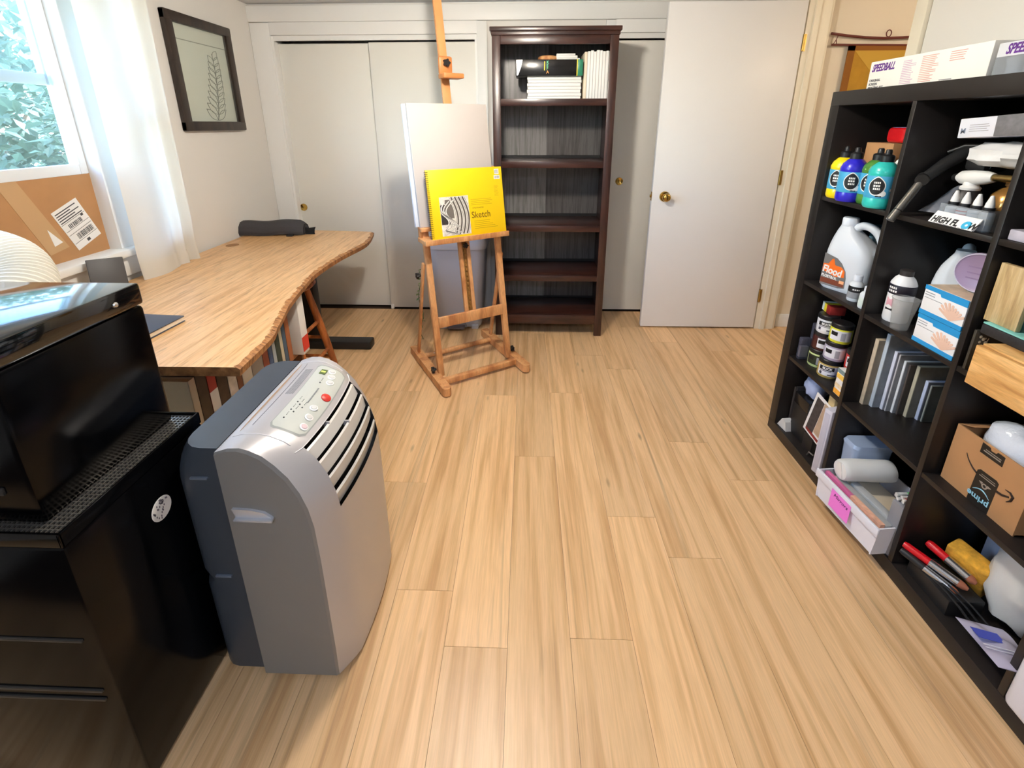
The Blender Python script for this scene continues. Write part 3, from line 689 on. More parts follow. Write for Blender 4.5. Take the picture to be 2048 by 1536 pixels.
for q in range(4):
    k0 = 5.25 + q * .98; b = MB()
    rows = []
    for kf, off in ((k0 - .04, .003), (k0 + .08, .0), (k0 + .80, .010), (k0 + .70, .018)): rows.append([at_k(gs[0] + (gs[-1] - gs[0]) * i / 16, kf, off) for i in range(17)])
    b.add([p for r_ in rows for p in r_], [(r_ * 17 + i, r_ * 17 + i + 1, ((r_ + 1) % 4) * 17 + i + 1, ((r_ + 1) % 4) * 17 + i) for r_ in range(4) for i in range(16)], 0, True)
    b.add([rows[r_][0] for r_ in range(4)], [(0, 1, 2, 3)]); b.add([rows[r_][-1] for r_ in range(4)], [(0, 1, 2, 3)])
    b.build('louvre_slat', M('slat_silver', (214, 212, 208), .35, metal=.1), t)
for q in range(2): p = at_k(.40 + .13 * q, 5.2 + q, .002); MB().bbox(p[0] - .012, p[0] + .004, p[1] - .002, p[1] + .002, p[2] - .012, p[2] + .004, .001).build('louvre_tab', m_sil, t)
# control panel on the sloping top: local frame on the shell surface
def surf(s, kf, off):
    k = int(kf); f = kf - k; a = Vector(shell(s, k)).lerp(Vector(shell(s, min(k + 1, K - 1))), f)
    c = Vector(shell(s, min(k + 1, K - 1))) - Vector(shell(s, k)); tg = Vector((0, 1, 0)); n_ = tg.cross(c).normalized()
    if n_.z < 0: n_ = -n_
    return a + n_ * off
b = MB()
def ribbon(bm_, outline, off, m_=0, sub=10):
    # outline given as (s, k) ranges of a rounded rectangle, filled as a grid following the shell
    s0, s1, k0, k1, rr = outline
    def fn(u, v):
        k = k0 + (k1 - k0) * v; e = min(v, 1 - v) / rr; dx = 0
        if e < 1: dx = (1 - math.sqrt(max(0, 1 - (1 - e) ** 2))) * .035
        return tuple(surf(s0 + dx + (s1 - s0 - 2 * dx) * u, k, off))
    bm_.grid(fn, 16, sub, m_)
ribbon(b, (.20, .88, 2.15, 4.55, .22), .0012); cp = b.build('control_panel', M('panel_grey', (186, 190, 184), .3), t)
b = MB(); ribbon(b, (.185, .895, 2.08, 4.63, .22), .0006); b.build('panel_border', M('panel_border', (150, 154, 152), .35), cp)
def dot(nm, s, k, r_, m_, par, h=.002, sq=None):
    c = surf(s, k, .0014); n_ = (surf(s, k, .01) - surf(s, k, 0)).normalized(); q = n_.to_track_quat('Z', 'Y').to_matrix().to_4x4(); q.translation = c
    p = MB()
    if sq: p.bbox(-sq[0], sq[0], -sq[1], sq[1], 0, h, .0006)
    else: p.lathe([(0, h), (r_ * .8, h), (r_, h * .5), (r_, 0)], 20)
    p.xf(q); return p.build(nm, m_, par)
m_btn = M('button_grey', (206, 206, 204), .35); m_ring = M('button_ring', (238, 238, 236), .3)
for s, k in ((.835, 3.55), (.775, 3.72), (.71, 3.85), (.43, 3.95), (.345, 4.08), (.265, 4.22)):
    o = dot('button_ring', s, k, .0105, m_ring, cp); dot('button', s, k, .0078, M('button_pink', (214, 190, 196), .35) if s < .3 else m_btn, o, .0035)
dot('power_button', .56, 4.18, .013, M('power_red', (206, 58, 50), .35), cp, .004)
dot('display', .80, 2.95, 0, M('display_green', (96, 112, 66), .2), cp, .002, (.011, .0085))
dg_ = dot('display_digits', .80, 2.95, 0, M('display_lit', (206, 220, 96), .3, emis=.4), cp, .0026, (.003, .006))
b = MB()
for s, k in ((.68, 3.2), (.44, 2.72), (.36, 2.72), (.28, 2.72), (.42, 3.02), (.345, 3.02), (.40, 3.3)):
    c = surf(s, k, .0016); b.sphere(c, .0022, 8)
    for q in range(3): c2 = surf(s + .03 + .012 * q, k, .0016); b.sphere(c2, .0011, 6)
b.build('indicator_dots', M('indicator_dark', (90, 92, 92), .5), cp)
b = MB()
for q in range(14): c2 = surf(.46 + .012 * q, 3.35, .0014); b.box(c2.x - .0028, c2.x + .0028, c2.y - .0014, c2.y + .0014, c2.z - .0002, c2.z + .0004)
b.build('brand_marks', M('panel_print', (130, 132, 132), .5), cp)
b = MB()
for q in range(5):
    for i in range(22): c2 = surf(.52 + .014 * i, 1.25 + .13 * q, .0006); b.box(c2.x - .0012, c2.x + .0012, c2.y - .0019, c2.y + .0019, c2.z - .0002, c2.z + .0004)
b.build('notice_print', M('notice_grey', (150, 150, 154), .6), t)
# raised lid lines on top
b = MB()
b.tube([surf(.10 + .84 * i / 20, 4.98, .0004) for i in range(21)], .0012, 6)
b.tube([surf(.12, .3 + .23 * i, .0004) for i in range(19)], .0012, 6); b.tube([surf(.93, .3 + .23 * i, .0004) for i in range(19)], .0012, 6)
b.build('lid_seam', M('seam_bright', (222, 220, 222), .3), t)
b = MB(); b.tube([surf(.16 + .76 * i / 20, .45, .0002) for i in range(21)], [.0005 + .004 * math.sin(PI * i / 20) ** .5 for i in range(21)], 8, flat=.25); b.build('air_slot', M('air_slot', (176, 150, 126), .5), t)
b = MB(); b.tube([surf(.20 + .70 * i / 20, .95, .0002) for i in range(21)], .0006, 6); b.build('top_groove', M('groove_dark', (70, 70, 76), .6), t)
# rear housing
b = MB()
def rear(u, v):
    # u round the plan from front-back edge round the rear, v up
    z = .012 + v * .69
    top_ = max(0, (z - .60) / .102)
    hx = .128 * (1 - .30 * top_ ** 2); y0, y1 = AY0 + .010, AY1 - .010
    r_ = .05; per = [(AXB, y0)] + [(AXB - hx + r_ - r_ * math.sin(a), y0 + r_ - r_ * math.cos(a)) for a in (0, .4, .8, 1.2, 1.57)] + [(AXB - hx, y0 + .1), (AXB - hx, y1 - .1)] + [(AXB - hx + r_ - r_ * math.cos(a), y1 - r_ + r_ * math.sin(a)) for a in (0, .4, .8, 1.2, 1.57)] + [(AXB, y1)]
    k = u * (len(per) - 1); i = min(int(k), len(per) - 2); f = k - i
    x = per[i][0] * (1 - f) + per[i + 1][0] * f; y = per[i][1] * (1 - f) + per[i + 1][1] * f
    if .40 < v < .46: x += .012 * (1 if x < AXB - .03 else 0)
    return (x, y, z)
b.grid(rear, 39, 30); b.add([rear(i / 39, 1) for i in range(40)], [tuple(range(40))])
b.add([rear(i / 39, 0) for i in range(40)], [tuple(range(40))])
b.build('rear_housing', m_rear, t)
for z in (.62, .33): MB().bbox(AXB - .075, AXB - .035, AY0 + .004, AY0 + .012, z, z + .006, .002).build('rear_rib', M('rear_rib', (96, 104, 116), .3), t)
for x, y_ in ((-.72, .84), (-.72, 1.13), (-.50, .84), (-.50, 1.13)):
    p = MB(); p.lathe([(0, 0), (.018, 0), (.02, .004), (.02, .014), (0, .014)], 14, c=(x, y_, 0)); p.build('caster', m_blk, t)
# ================================================================ easel
m_beech = wood('beech', (222, 166, 112), (210, 150, 96), (178, 116, 70), scale=(5, 5, 1.2), rough=.42, fine=26, tint=.0)
m_beechD = M('beech_slot', (150, 108, 52), .6, var=.2, vs=60)
m_knob = M('black_knob', (22, 20, 20), .5)
TH = math.radians(31.5)
ez = thing('easel', 'tall beech studio easel holding the canvas and the yellow pad', 'easel', (-.193, 2.175, 0), TH)
VV = lambda z: .175 + .17 * z           # depth of the leaning front plane
def rod(nm, a, c, w, d, m_=m_beech, bev=.004, par=None):
    """bar of rectangular section from a to c; w across u, d across the lean"""
    a, c = Vector(a), Vector(c); L_ = (c - a).length; q = (c - a).to_track_quat('Z', 'X').to_matrix()
    zx = (c - a).normalized(); ux = Vector((1, 0, 0)); ux = (ux - zx * ux.dot(zx))
    if ux.length < .2: ux = Vector((0, 1, 0)); ux = ux - zx * ux.dot(zx)
    ux.normalize(); uy = zx.cross(ux)
    mt = Matrix((ux, uy, zx)).transposed().to_4x4(); mt.translation = a
    p = MB(); p.bbox(-w / 2, w / 2, -d / 2, d / 2, 0, L_, bev); p.xf(mt)
    return p.build(nm, m_, par or ez)
def star_knob(par, at, axis, r=.018):
    p = MB(); pts = []
    for i in range(40):
        a = 2 * PI * i / 40; q = r * (.86 + .16 * math.cos(5 * a)); pts.append((q * math.cos(a), q * math.sin(a)))
    p.prism(pts, .006, .020); p.tube([(0, 0, -.004), (0, 0, .008)], r * .45, 10)
    mt = Vector(axis).to_track_quat('Z', 'Y').to_matrix().to_4x4(); mt.translation = Vector(at); p.xf(mt)
    return p.build('knob', m_knob, par)
for s in (-1, 1):
    u = s * .245
    p = MB(); pts = [(u - .024, .565), (u + .024, .565)] + [(u + .024 * math.cos(a), .024 - .024 * math.sin(a)) for a in [PI * i / 8 for i in range(9)]]
    p.prism(pts, .008, .052); p.build('runner', m_beech, ez)
    for v in (.05, .53):
        p = MB(); p.lathe([(0, 0), (.016, 0), (.018, .008), (0, .008)], 12, c=(u, v, 0)); p.build('foot_pad', m_knob, ez)
p = MB(); p.bbox(-.225, .225, .095, .125, .018, .050, .003); p.build('front_crossbar', m_beech, ez)
p = MB(); p.tube([(-.225, .435, .034), (.225, .435, .034)], .016, 14); p.build('rear_dowel', m_beech, ez)
for s in (-1, 1):
    u = s * .214
    rod('post', (u, VV(.03), .03), (u, VV(1.375 if s < 0 else 1.15), 1.375 if s < 0 else 1.15), .034, .028)
    rod('rear_strut', (s * .245, .475, .045), (u + s * .024, VV(.66) + .012, .66), .014, .028)
    star_knob(ez, (u + s * .022 if s > 0 else u - .03, VV(.075), .075), (s, 0, 0))
    p = MB(); p.tube([(u - .022, VV(.34) - .016, .16), (u - .018, VV(.34) - .016, .16)], .004, 8); p.build('bolt', m_steel, ez)
star_knob(ez, (-.265, VV(.6) + .012, .60), (-1, 0, 0))
rod('crossbar', (-.20, VV(.335) - .016, .335), (.20, VV(.335) - .016, .335), .020, .062)
rod('top_crossbar', (-.20, VV(1.2) + .016, 1.2), (.20, VV(1.2) + .016, 1.2), .018, .05)
# centre mast: two long strips with the toothed slot between them
zl, zh = .30, 1.02
o = rod('mast_guide', (-.023, VV(zl), zl), (-.023, VV(zh), zh), .022, .022); rod('mast_guide', (.023, VV(zl), zl), (.023, VV(zh), zh), .022, .022)
rod('ratchet_strip', (0, VV(zl) + .004, zl), (0, VV(zh) + .004, zh), .026, .012, m_beechD)
for k in range(16):
    z = .345 + .027 * k; p = MB(); p.bbox(-.005, .005, VV(z) - .010, VV(z) - .0015, z, z + .016, .001); p.build('ratchet_tooth', m_beechD, ez)
rod('mast', (0, VV(.62) + .024, .62), (0, VV(2.10) + .024, 2.10), .046, .020, M('mast_beech', (214, 152, 96), .42, var=.08, vs=8))
rod('mast_edge', (-.022, VV(1.02) + .014, 1.02), (-.022, VV(2.10) + .014, 2.10), .004, .006)
# tray: the lower ledge and the raised back ledge that carries the canvas
p = MB(); p.bbox(-.250, .236, .205, .33, .776, .800, .003); p.bbox(-.250, .236, .197, .207, .778, .806, .002); p.build('tray', m_beech, ez)
p = MB(); p.bbox(-.246, .236, .275, .335, .836, .856, .003); p.bbox(-.246, -.225, .30, .33, .798, .84, .002); p.bbox(.21, .232, .30, .33, .798, .84, .002); p.build('canvas_ledge', m_beech, ez)
star_knob(ez, (0, VV(.73) - .016, .735), (0, -1, 0), .016)
# sliding top holder
z = 1.665
p = MB(); p.bbox(-.038, .038, VV(z) - .012, VV(z) + .012, 1.625, 1.715, .010); p.build('slider_block', M('slider_beech', (200, 128, 72), .4, var=.06, vs=8), ez)
p = MB(); p.bbox(-.040, .072, VV(1.63) - .075, VV(1.63) + .012, 1.603, 1.628, .005); p.build('slider_lip', MATS['slider_beech'], ez)
star_knob(ez, (0, VV(1.68) - .012, 1.682), (0, -1, 0), .020)
# canvases
lean = math.atan(.17)
def lean_panel(name, label, cat, u0, u1, z0, h, v0, th, cover, side, group=None):
    R_ = Matrix.Rotation(TH, 4, 'Z'); base = Vector((-.193, 2.175, 0)) + (R_ @ Vector(((u0 + u1) / 2, v0, z0)))
    t = thing(name, label, cat, base, group=group)
    t.rotation_euler = (R_ @ Matrix.Rotation(-lean, 4, 'X')).to_euler(); w = (u1 - u0) / 2
    return t, w
t, w = lean_panel('canvas', 'large blank white canvas at the front of the easel', 'canvas', -.242, .208, .8565, .635, .297, .018, None, None)
p = MB(); p.bbox(-w, w, 0, .018, 0, .632, .002); p.build('stretched_cloth', M('canvas_cloth', (200, 193, 188), .8, bump=.1, bs=1200), t)
p = MB(); p.box(-w + .01, w - .01, .0178, .022, .01, .622); p.build('stretcher_frame', m_beech, t)
t, w = lean_panel('canvas', 'white canvas stacked behind the front canvas on the easel, only its left edge showing', 'canvas', -.258, .192, .8565, .635, .3215, .018, None, None)
p = MB(); p.bbox(-w, w, 0, .018, 0, .628, .002); p.build('stretched_cloth', M('canvas_cloth_cool', (226, 232, 242), .8, bump=.1, bs=1200), t)
p = MB(); p.box(-w + .01, w - .01, .0178, .022, .01, .618); p.build('stretcher_frame', m_beech, t)
# sketch pad
t, w = lean_panel('sketch_pad', 'yellow spiral-bound sketch pad standing on the easel tray', 'sketch pad', -.205, .232, .8005, .36, .222, .012, None, None)
m_yel = M('pad_yellow', (252, 214, 20), .42)
H_ = .358
p = MB(); p.bbox(-w, w, 0, .002, 0, H_, .0008); fc = p.build('front_cover', m_yel, t)
p = MB(); p.box(-w + .004, w - .002, .002, .011, .002, H_ - .002); p.build('pages', WHITE, t)
p = MB(); p.box(-w, w, .011, .0125, 0, H_); p.build('back_board', M('pad_board', (150, 128, 98), .8), t)
b = MB()
for k in range(34):
    z = .012 + k * .0101
    b.tube([(-w + .011, -.002, z), (-w + .002, -.005, z), (-w - .006, .003, z), (-w - .005, .012, z), (-w + .004, .016, z), (-w + .011, .0135, z)], .0011, 5)
b.build('spiral_binding', M('binding_dark', (40, 38, 36), .35, metal=.6), t)['kind'] = 'stuff'
# printed picture on the cover: wicker-like bands in pencil tones
px0, px1, pz0, pz1 = -w + .058, -w + .222, .012, .216
p = MB(); p.box(px0, px1, -.0007, 0, pz0, pz1); pic = p.build('cover_drawing', M('drawing_paper', (226, 222, 212), .7, var=.25, vs=45), fc)
mk = [M('pencil_dark', (52, 48, 46), .7), M('pencil_mid', (112, 106, 100), .7), M('pencil_light', (236, 234, 228), .7)]
b = MB(); rr = random.Random(9)
def strip(pts, wd, mi, d):
    for i in range(len(pts) - 1):
        (x0, z0), (x1, z1) = pts[i], pts[i + 1]; dx, dz = x1 - x0, z1 - z0; l = math.hypot(dx, dz) or 1; nx, nz = -dz / l * wd, dx / l * wd
        q = [(min(px1, max(px0, x)), d, min(pz1, max(pz0, z))) for x, z in ((x0 + nx, z0 + nz), (x1 + nx, z1 + nz), (x1 - nx, z1 - nz), (x0 - nx, z0 - nz))]
        b.add(q, [(0, 1, 2, 3)], mi)
b.prism(rect(px0 + .002, px0 + .05, pz0 + .06, pz1 - .04), -.0009, -.0008, 'y', 0)
b.prism(rect(px0 + .03, px0 + .075, pz0 + .09, pz1 - .015), -.00095, -.00085, 'y', 1)
for k in range(9):
    xx = px0 + .062 + .0105 * k; pts = [(xx + .035 * math.sin(PI * (.15 + .8 * i / 14)) - .012, pz0 + .004 + (pz1 - pz0 - .008) * i / 14) for i in range(15)]
    strip(pts, .0047, 1 if k % 2 else 2, -.0011 - .00003 * k); strip(pts, .0010, 0, -.0016)
for k in range(5):
    pts = [(px0 + .012 + .03 * math.sin(i * .45 + k * .5) + .012 * k, pz0 + .03 + .012 * i + .006 * k) for i in range(12)]
    strip(pts, .0036, 2, -.0019); strip([(x + .004, z) for x, z in pts], .0007, 0, -.0021)
for k in range(7):
    pts = [(px0 + .02 + .085 * (i / 8), pz0 + .006 + .007 * k + .012 * math.sin(i * .5 + k)) for i in range(9)]
    strip(pts, .0022, 2, -.0023); strip(pts, .0006, 0, -.0025)
b.build('pencil_strokes', mk, pic)
m_pt = M('pad_print', (150, 116, 10), .6)
text('Sketch', .050, M('pad_title', (128, 92, 8), .5), fc, (-w + .232, -.0008, .092), bold=.0003, sx=.86)
text('STRATHMORE', .0105, m_pt, fc, (-w + .242, -.0008, .142))
for a_, sd in (((-w + .235, -w + .37, .158, .196, 4), 4), ((-w + .245, -w + .385, .03, .08, 5), 6), ((w - .055, w - .028, .2, .26, 9), 7)):
    lines(MB(), *a_, -.0002, .22, seed=sd).build('cover_print', M('pad_fine_print', (196, 160, 14), .6), fc)['kind'] = 'stuff'
p = MB(); p.box(w - .045, w - .018, -.0007, 0, .318, .346); p.box(w - .05, w - .014, -.0007, 0, .292, .312); p.build('price_sticker', WHITE, fc)
b = MB(); bars(b, w - .046, w - .018, .295, .309, 10, -.0008); bars(b, w - .042, w - .022, .322, .342, 8, -.0008, seed=6); b.build('barcode', GREYP, fc)
# trailing vine behind the easel's left post
t = thing('trailing_vine', 'thin trailing green vine hanging at the left easel post', 'plant', (-.66, 2.62, .02))
st = [(.012 * math.sin(k * .7), .006 * math.cos(k), .50 - .026 * k) for k in range(19)]
b = MB(); b.tube(st, .0022, 5); b.build('stem', M('vine_stem', (96, 112, 70), .6), t)
rv = random.Random(6)
for k in range(34):
    x, y, z = st[k % 19]; a = rv.uniform(0, 6.28); L_ = rv.uniform(.018, .028)
    d_ = Vector((math.cos(a), math.sin(a) * .6, rv.uniform(-.9, .1))).normalized(); sd = d_.cross(Vector((.3, .8, .2))).normalized() * L_ * .25
    o_ = Vector((x, y, z)); p = MB(); p.add([o_, o_ + d_ * L_ * .5 + sd, o_ + d_ * L_, o_ + d_ * L_ * .5 - sd], [(0, 1, 2, 3)]); p.build('leaf', M('vine_leaf', (134, 160, 104), .5), t)
# waste bin
m_bin = M('bin_plastic', (206, 208, 216), .38)
t = thing('waste_bin', 'pale grey pedal waste bin with swing lid behind the easel', 'bin', (-.465, 3.03, 0))
def rrect(hw, hd, r, n=6):
    o = []
    for cx, cy, a0 in ((hw - r, hd - r, 0), (-hw + r, hd - r, PI / 2), (-hw + r, -hd + r, PI), (hw - r, -hd + r, 1.5 * PI)):
        o += [(cx + r * math.cos(a0 + PI / 2 * i / n), cy + r * math.sin(a0 + PI / 2 * i / n)) for i in range(n + 1)]
    return o
def loft(b_, secs, mi=0, cap=True):
    n = len(secs[0][1]); vs = [(x, y, z) for z, ring in secs for x, y in ring]
    b_.add(vs, [(i * n + j, i * n + (j + 1) % n, (i + 1) * n + (j + 1) % n, (i + 1) * n + j) for i in range(len(secs) - 1) for j in range(n)], mi, True)
    if cap:
        o = len(b_.v) - len(vs)
        b_.add([b_.v[o + j] for j in range(n)], [tuple(range(n))], mi); b_.add([b_.v[o + (len(secs) - 1) * n + j] for j in range(n)], [tuple(range(n))], mi)
    return b_
b = MB(); loft(b, [(.012, rrect(.150, .13, .05)), (.03, rrect(.155, .133, .055)), (.30, rrect(.172, .145, .06)), (.565, rrect(.190, .155, .065)), (.585, rrect(.190, .155, .065))]); b.build('body', m_bin, t)
b = MB(); loft(b, [(.583, rrect(.203, .166, .07)), (.60, rrect(.207, .168, .072)), (.625, rrect(.206, .166, .072)), (.655, rrect(.19, .15, .07)), (.668, rrect(.14, .11, .06))]); b.build('lid', M('bin_lid', (216, 218, 226), .32), t)
b = MB(); pts = [(.075 * math.cos(a), .055 * math.sin(a) * 1.15) for a in [PI * i / 14 for i in range(15)]]; b.prism(pts, -.141, -.128, 'y'); b.xf(Matrix.Translation((-.02, 0, .012))); b.build('pedal_recess', M('bin_recess', (150, 150, 156), .6), t)
b = MB(); b.bbox(-.075, .04, -.185, -.13, .012, .03, .006); b.build('pedal', M('bin_pedal', (120, 112, 120), .5), t)
b = MB(); b.bbox(.085, .135, -.145, -.10, 0, .03, .006); b.bbox(-.135, -.085, -.145, -.10, 0, .03, .006); b.bbox(.085, .135, .08, .12, 0, .03, .006); b.bbox(-.135, -.085, .08, .12, 0, .03, .006); b.build('feet', m_bin, t)['kind'] = 'stuff'
b = MB(); b.box(-.088, .0, -.156, -.1545, .425, .505); stk = b.build('product_sticker', M('sticker_blue_grey', (120, 128, 140), .4, var=.25, vs=30), t)
stk.rotation_euler = (math.radians(-2.6), 0, 0); stk.location = (.0, .0135, 0)
b = MB(); b.box(-.078, -.020, -.1568, -.156, .440, .478); b.box(-.03, -.002, -.1568, -.156, .427, .434); b.build('sticker_white', WHITE, stk)
b = MB(); b.prism([(-.026, .44), (-.002, .436), (-.002, .466), (-.012, .458)], -.1572, -.1566, 'y'); b.build('sticker_red', M('sticker_red', (206, 60, 70), .5), stk)
# ================================================================ dark bookcase
m_esp = wood('espresso_wood', (64, 36, 28), (54, 29, 23), (38, 20, 16), scale=(14, 14, 1.5), rough=.34, fine=30, coat=.3)
m_espH = wood('espresso_wood_flat', (66, 38, 30), (56, 30, 24), (40, 21, 17), scale=(1.5, 14, 14), rough=.30, fine=30, coat=.3)
m_bkL = wood('back_panel_wood', (140, 138, 136), (128, 126, 124), (104, 102, 100), scale=(26, 26, 1.2), rough=.35, fine=30)  # left half coloured lighter for the light its gloss reflects
m_bkR = wood('back_panel_dark', (92, 88, 86), (82, 78, 76), (66, 62, 60), scale=(26, 26, 1.2), rough=.38, fine=30)  # right half coloured darker, as it reflects less light
bx = thing('bookcase', 'tall dark espresso wooden bookcase between the two closets', 'bookcase', (.155, 2.80, 0))
W2, DP = .357, .34
for s in (-1, 1):
    p = MB(); x0, x1 = (s * W2, s * (W2 - .048)); p.bbox(min(x0, x1), max(x0, x1), 0, .024, 0, 1.852, .002); p.build('front_stile', m_esp, bx)
    p = MB(); x1 = s * (W2 - .02); p.bbox(min(x0, x1), max(x0, x1), .024, DP, .06, 1.852, .002); p.build('side_panel', m_esp, bx)
    p = MB(); x1 = s * (W2 - .048); p.bbox(min(x0, x1), max(x0, x1), DP - .045, DP, 0, .07, .002); p.build('rear_leg', m_esp, bx)
p = MB(); p.bbox(-W2 - .012, W2 + .012, -.014, DP + .004, 1.872, 1.895, .003); p.bbox(-W2 - .004, W2 + .004, -.006, DP, 1.852, 1.873, .002); p.build('top_board', m_espH, bx)
p = MB(); p.bbox(-W2 + .048, W2 - .048, .003, .024, 1.806, 1.853, .002); p.build('top_rail', m_espH, bx)
for nm, zt, zb in (('shelf', 1.517, 1.478), ('shelf', 1.160, 1.121), ('shelf', .762, .723), ('shelf', .430, .391), ('bottom_shelf', .150, .085)):
    p = MB(); p.bbox(-W2 + .021, W2 - .021, .026, DP - .008, zt - .022, zt, .002); o = p.build(nm, m_espH, bx)
    p = MB(); p.bbox(-W2 + .048, W2 - .048, .002, .026, zb, zt + .0004, .002); p.build('shelf_edge', m_espH, o)
for k, (z0, z1) in enumerate(((1.52, 1.85), (1.165, 1.50), (.77, 1.13), (.44, .735), (.155, .40))):
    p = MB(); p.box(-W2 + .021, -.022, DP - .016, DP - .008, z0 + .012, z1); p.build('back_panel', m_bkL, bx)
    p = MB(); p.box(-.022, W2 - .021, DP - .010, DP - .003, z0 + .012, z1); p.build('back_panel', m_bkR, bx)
p = MB(); p.box(-W2 + .02, W2 - .02, DP - .003, DP, .1, 1.852); p.build('back_board', m_blk, bx)
# things in its top compartment (shelf top at 1.5172)
ZS = 1.5174
m_wh = M('white_panel', (244, 243, 240), .55)
hz = [(.017, .0), (.018, .003), (.020, -.002), (.016, .002), (.019, -.001), (.017, .003), (.019, 0)]
z = ZS
for i, (th, dx) in enumerate(hz):
    t = thing('blank_canvas', f'thin white canvas lying in the flat stack in the bookcase, {ORD[i]} from the bottom', 'canvas', (.158 + dx, 2.975, z), 0, 'flat white canvases in the bookcase')
    MB().bbox(-.158, .158, -.11, .11, .0004, th - .0012, .0015).build('panel', m_wh, t)
    MB().box(-.155, .155, -.1105, .107, th - .0012, th - .0002).build('backing_paper', M('panel_back', (196, 194, 192), .7), t)
    z += th
ZK = z
x = .330
vh = [.255, .258, .262, .256, .264, .262, .258, .26]
for i, h in enumerate(vh):
    w = (.0185, .017, .018, .0165, .018, .017, .018, .017)[i]
    t = thing('blank_canvas', f'thin white canvas standing upright in the bookcase, {ORD[i]} from the left', 'canvas', (x + w / 2, 2.955, ZS), 0, 'upright white canvases in the bookcase')
    MB().bbox(-w / 2 + .0006, w / 2 - .0022, -.10, .10, 0, h, .0015).build('panel', M('cream_panel', (234, 220, 198), .6) if i == 0 else m_wh, t)
    MB().box(w / 2 - .0022, w / 2 - .0002, -.0995, .0985, .001, h - .002).build('backing_paper', MATS['panel_back'], t)
    x += w
# long black box lying on the flat stack
t = thing('paper_roll_box', 'long glossy black box with green and yellow end on the flat white canvases', 'box', (.122, 2.955, ZK))
m_gb = M('gloss_black_card', (26, 25, 26), .22)
b = MB(); b.bbox(-.19, .168, -.115, .055, .0006, .088, .002); b.build('body', m_gb, t)
b = MB(); b.bbox(.168, .1985, -.115, .055, .0006, .088, .002); b.build('green_end', M('green_card', (46, 128, 98), .3), t)
b = MB(); b.bbox(.163, .1686, -.1153, .0553, .0004, .0884, .0005); b.build('yellow_stripe', M('yellow_card', (232, 210, 50), .4), t)
b = MB(); b.prism([(-.186, .085), (-.150, .087), (-.158, .05), (-.176, .004), (-.185, .003)], -.1162, -.1152, 'y'); b.build('foil_corner', M('foil', (214, 212, 208), .3, metal=.6), t)
for k, (ch, col) in enumerate((('K', (90, 190, 150)), ('E', (90, 190, 150)), ('F', (110, 180, 120)), ('A', (226, 150, 70)))):
    text(ch, .022, M('logo_%d' % k, col, .5), t, (-.012, -.1156, .066 - .0175 * k), bold=.0006)
b = MB(); b.box(-.026, -.020, -.1158, -.115, .03, .078); b.build('logo_bar', MATS['yellow_card'], t)
t = tag(MB().lathe([(0, 0), (.045, 0), (.057, .006), (.060, .016), (.056, .026), (.04, .032), (0, .033)], 28).build('wooden_disc', wood('light_turned_wood', (226, 172, 118), (212, 150, 96), (180, 116, 70), scale=(8, 8, 8), rough=.5), None, (.122, 2.95, ZK + .0885)), 'small round light wooden disc on the black box in the bookcase', 'disc')
for k, (dx, dz, wd) in enumerate(((.0, 0, .068), (-.008, .015, .062), (-.014, .029, .055))):
    b = MB(); hh = .0145 if k < 2 else .011; b.bbox(-wd, wd, -.05, .05, 0, hh - .0006, .002)
    tag(b.build('white_pad', m_wh, None, (.240 + dx, 2.955, ZK + .0885 + dz)), f'small white paper pad on the black box in the bookcase, {ORD[k]} from the bottom', 'pad', 'small white pads on the black box')
# ================================================================ hanging scroll in the hallway
m_och = M('ochre_cloth', (176, 132, 40), .85, var=.1, vs=14, bump=.15, bs=400)
t = thing('wall_hanging', 'ochre cloth wall hanging on dark red rods in the hallway', 'wall hanging', (0, 2.975, 0))
m_red = M('dark_red_lacquer', (98, 38, 30), .4)
b = MB(); b.tube([(1.772, 0, 1.878), (1.86, 0, 1.866), (1.97, 0, 1.855), (2.08, 0, 1.850), (2.18, 0, 1.853), (2.45, 0, 1.868)], .0075, 10); b.build('bamboo_rod', m_red, t)
b = MB(); b.tube([(1.785, 0, 1.818), (2.46, 0, 1.81)], .006, 10); b.build('lower_rod', m_red, t)
b = MB(); b.tube([(2.10 + .014 * math.cos(a), 0, 1.876 + .018 * math.sin(a)) for a in [2 * PI * i / 16 for i in range(16)]], .0028, 6, closed=True); b.build('hanging_ring', m_red, t)
for x in (1.805, 2.42):
    p = MB(); p.tube([(x + .01, 0, 1.872), (x, -.004, 1.845), (x - .012, 0, 1.818), (x + .008, 0, 1.818), (x + .002, 0, 1.845)], .0025, 6); p.build('cord', m_red, t)
b = MB(); b.box(1.888, 2.36, -.002, .002, 1.05, 1.815); cl = b.build('cloth', m_och, t)
m_brn = M('brown_border', (140, 88, 30), .85)
for bx_ in ((1.886, 1.925, 1.05, 1.816), (2.323, 2.362, 1.05, 1.816), (1.886, 2.362, 1.785, 1.818)): MB().box(bx_[0], bx_[1], -.0035, .003, bx_[2], bx_[3]).build('border', m_brn, cl)
p = MB(); p.prism([(1.925, 1.785), (2.323, 1.785), (2.18, 1.69), (2.05, 1.66)], -.0042, -.0032, 'y'); p.build('folded_flap', M('ochre_light', (196, 156, 62), .85), cl)
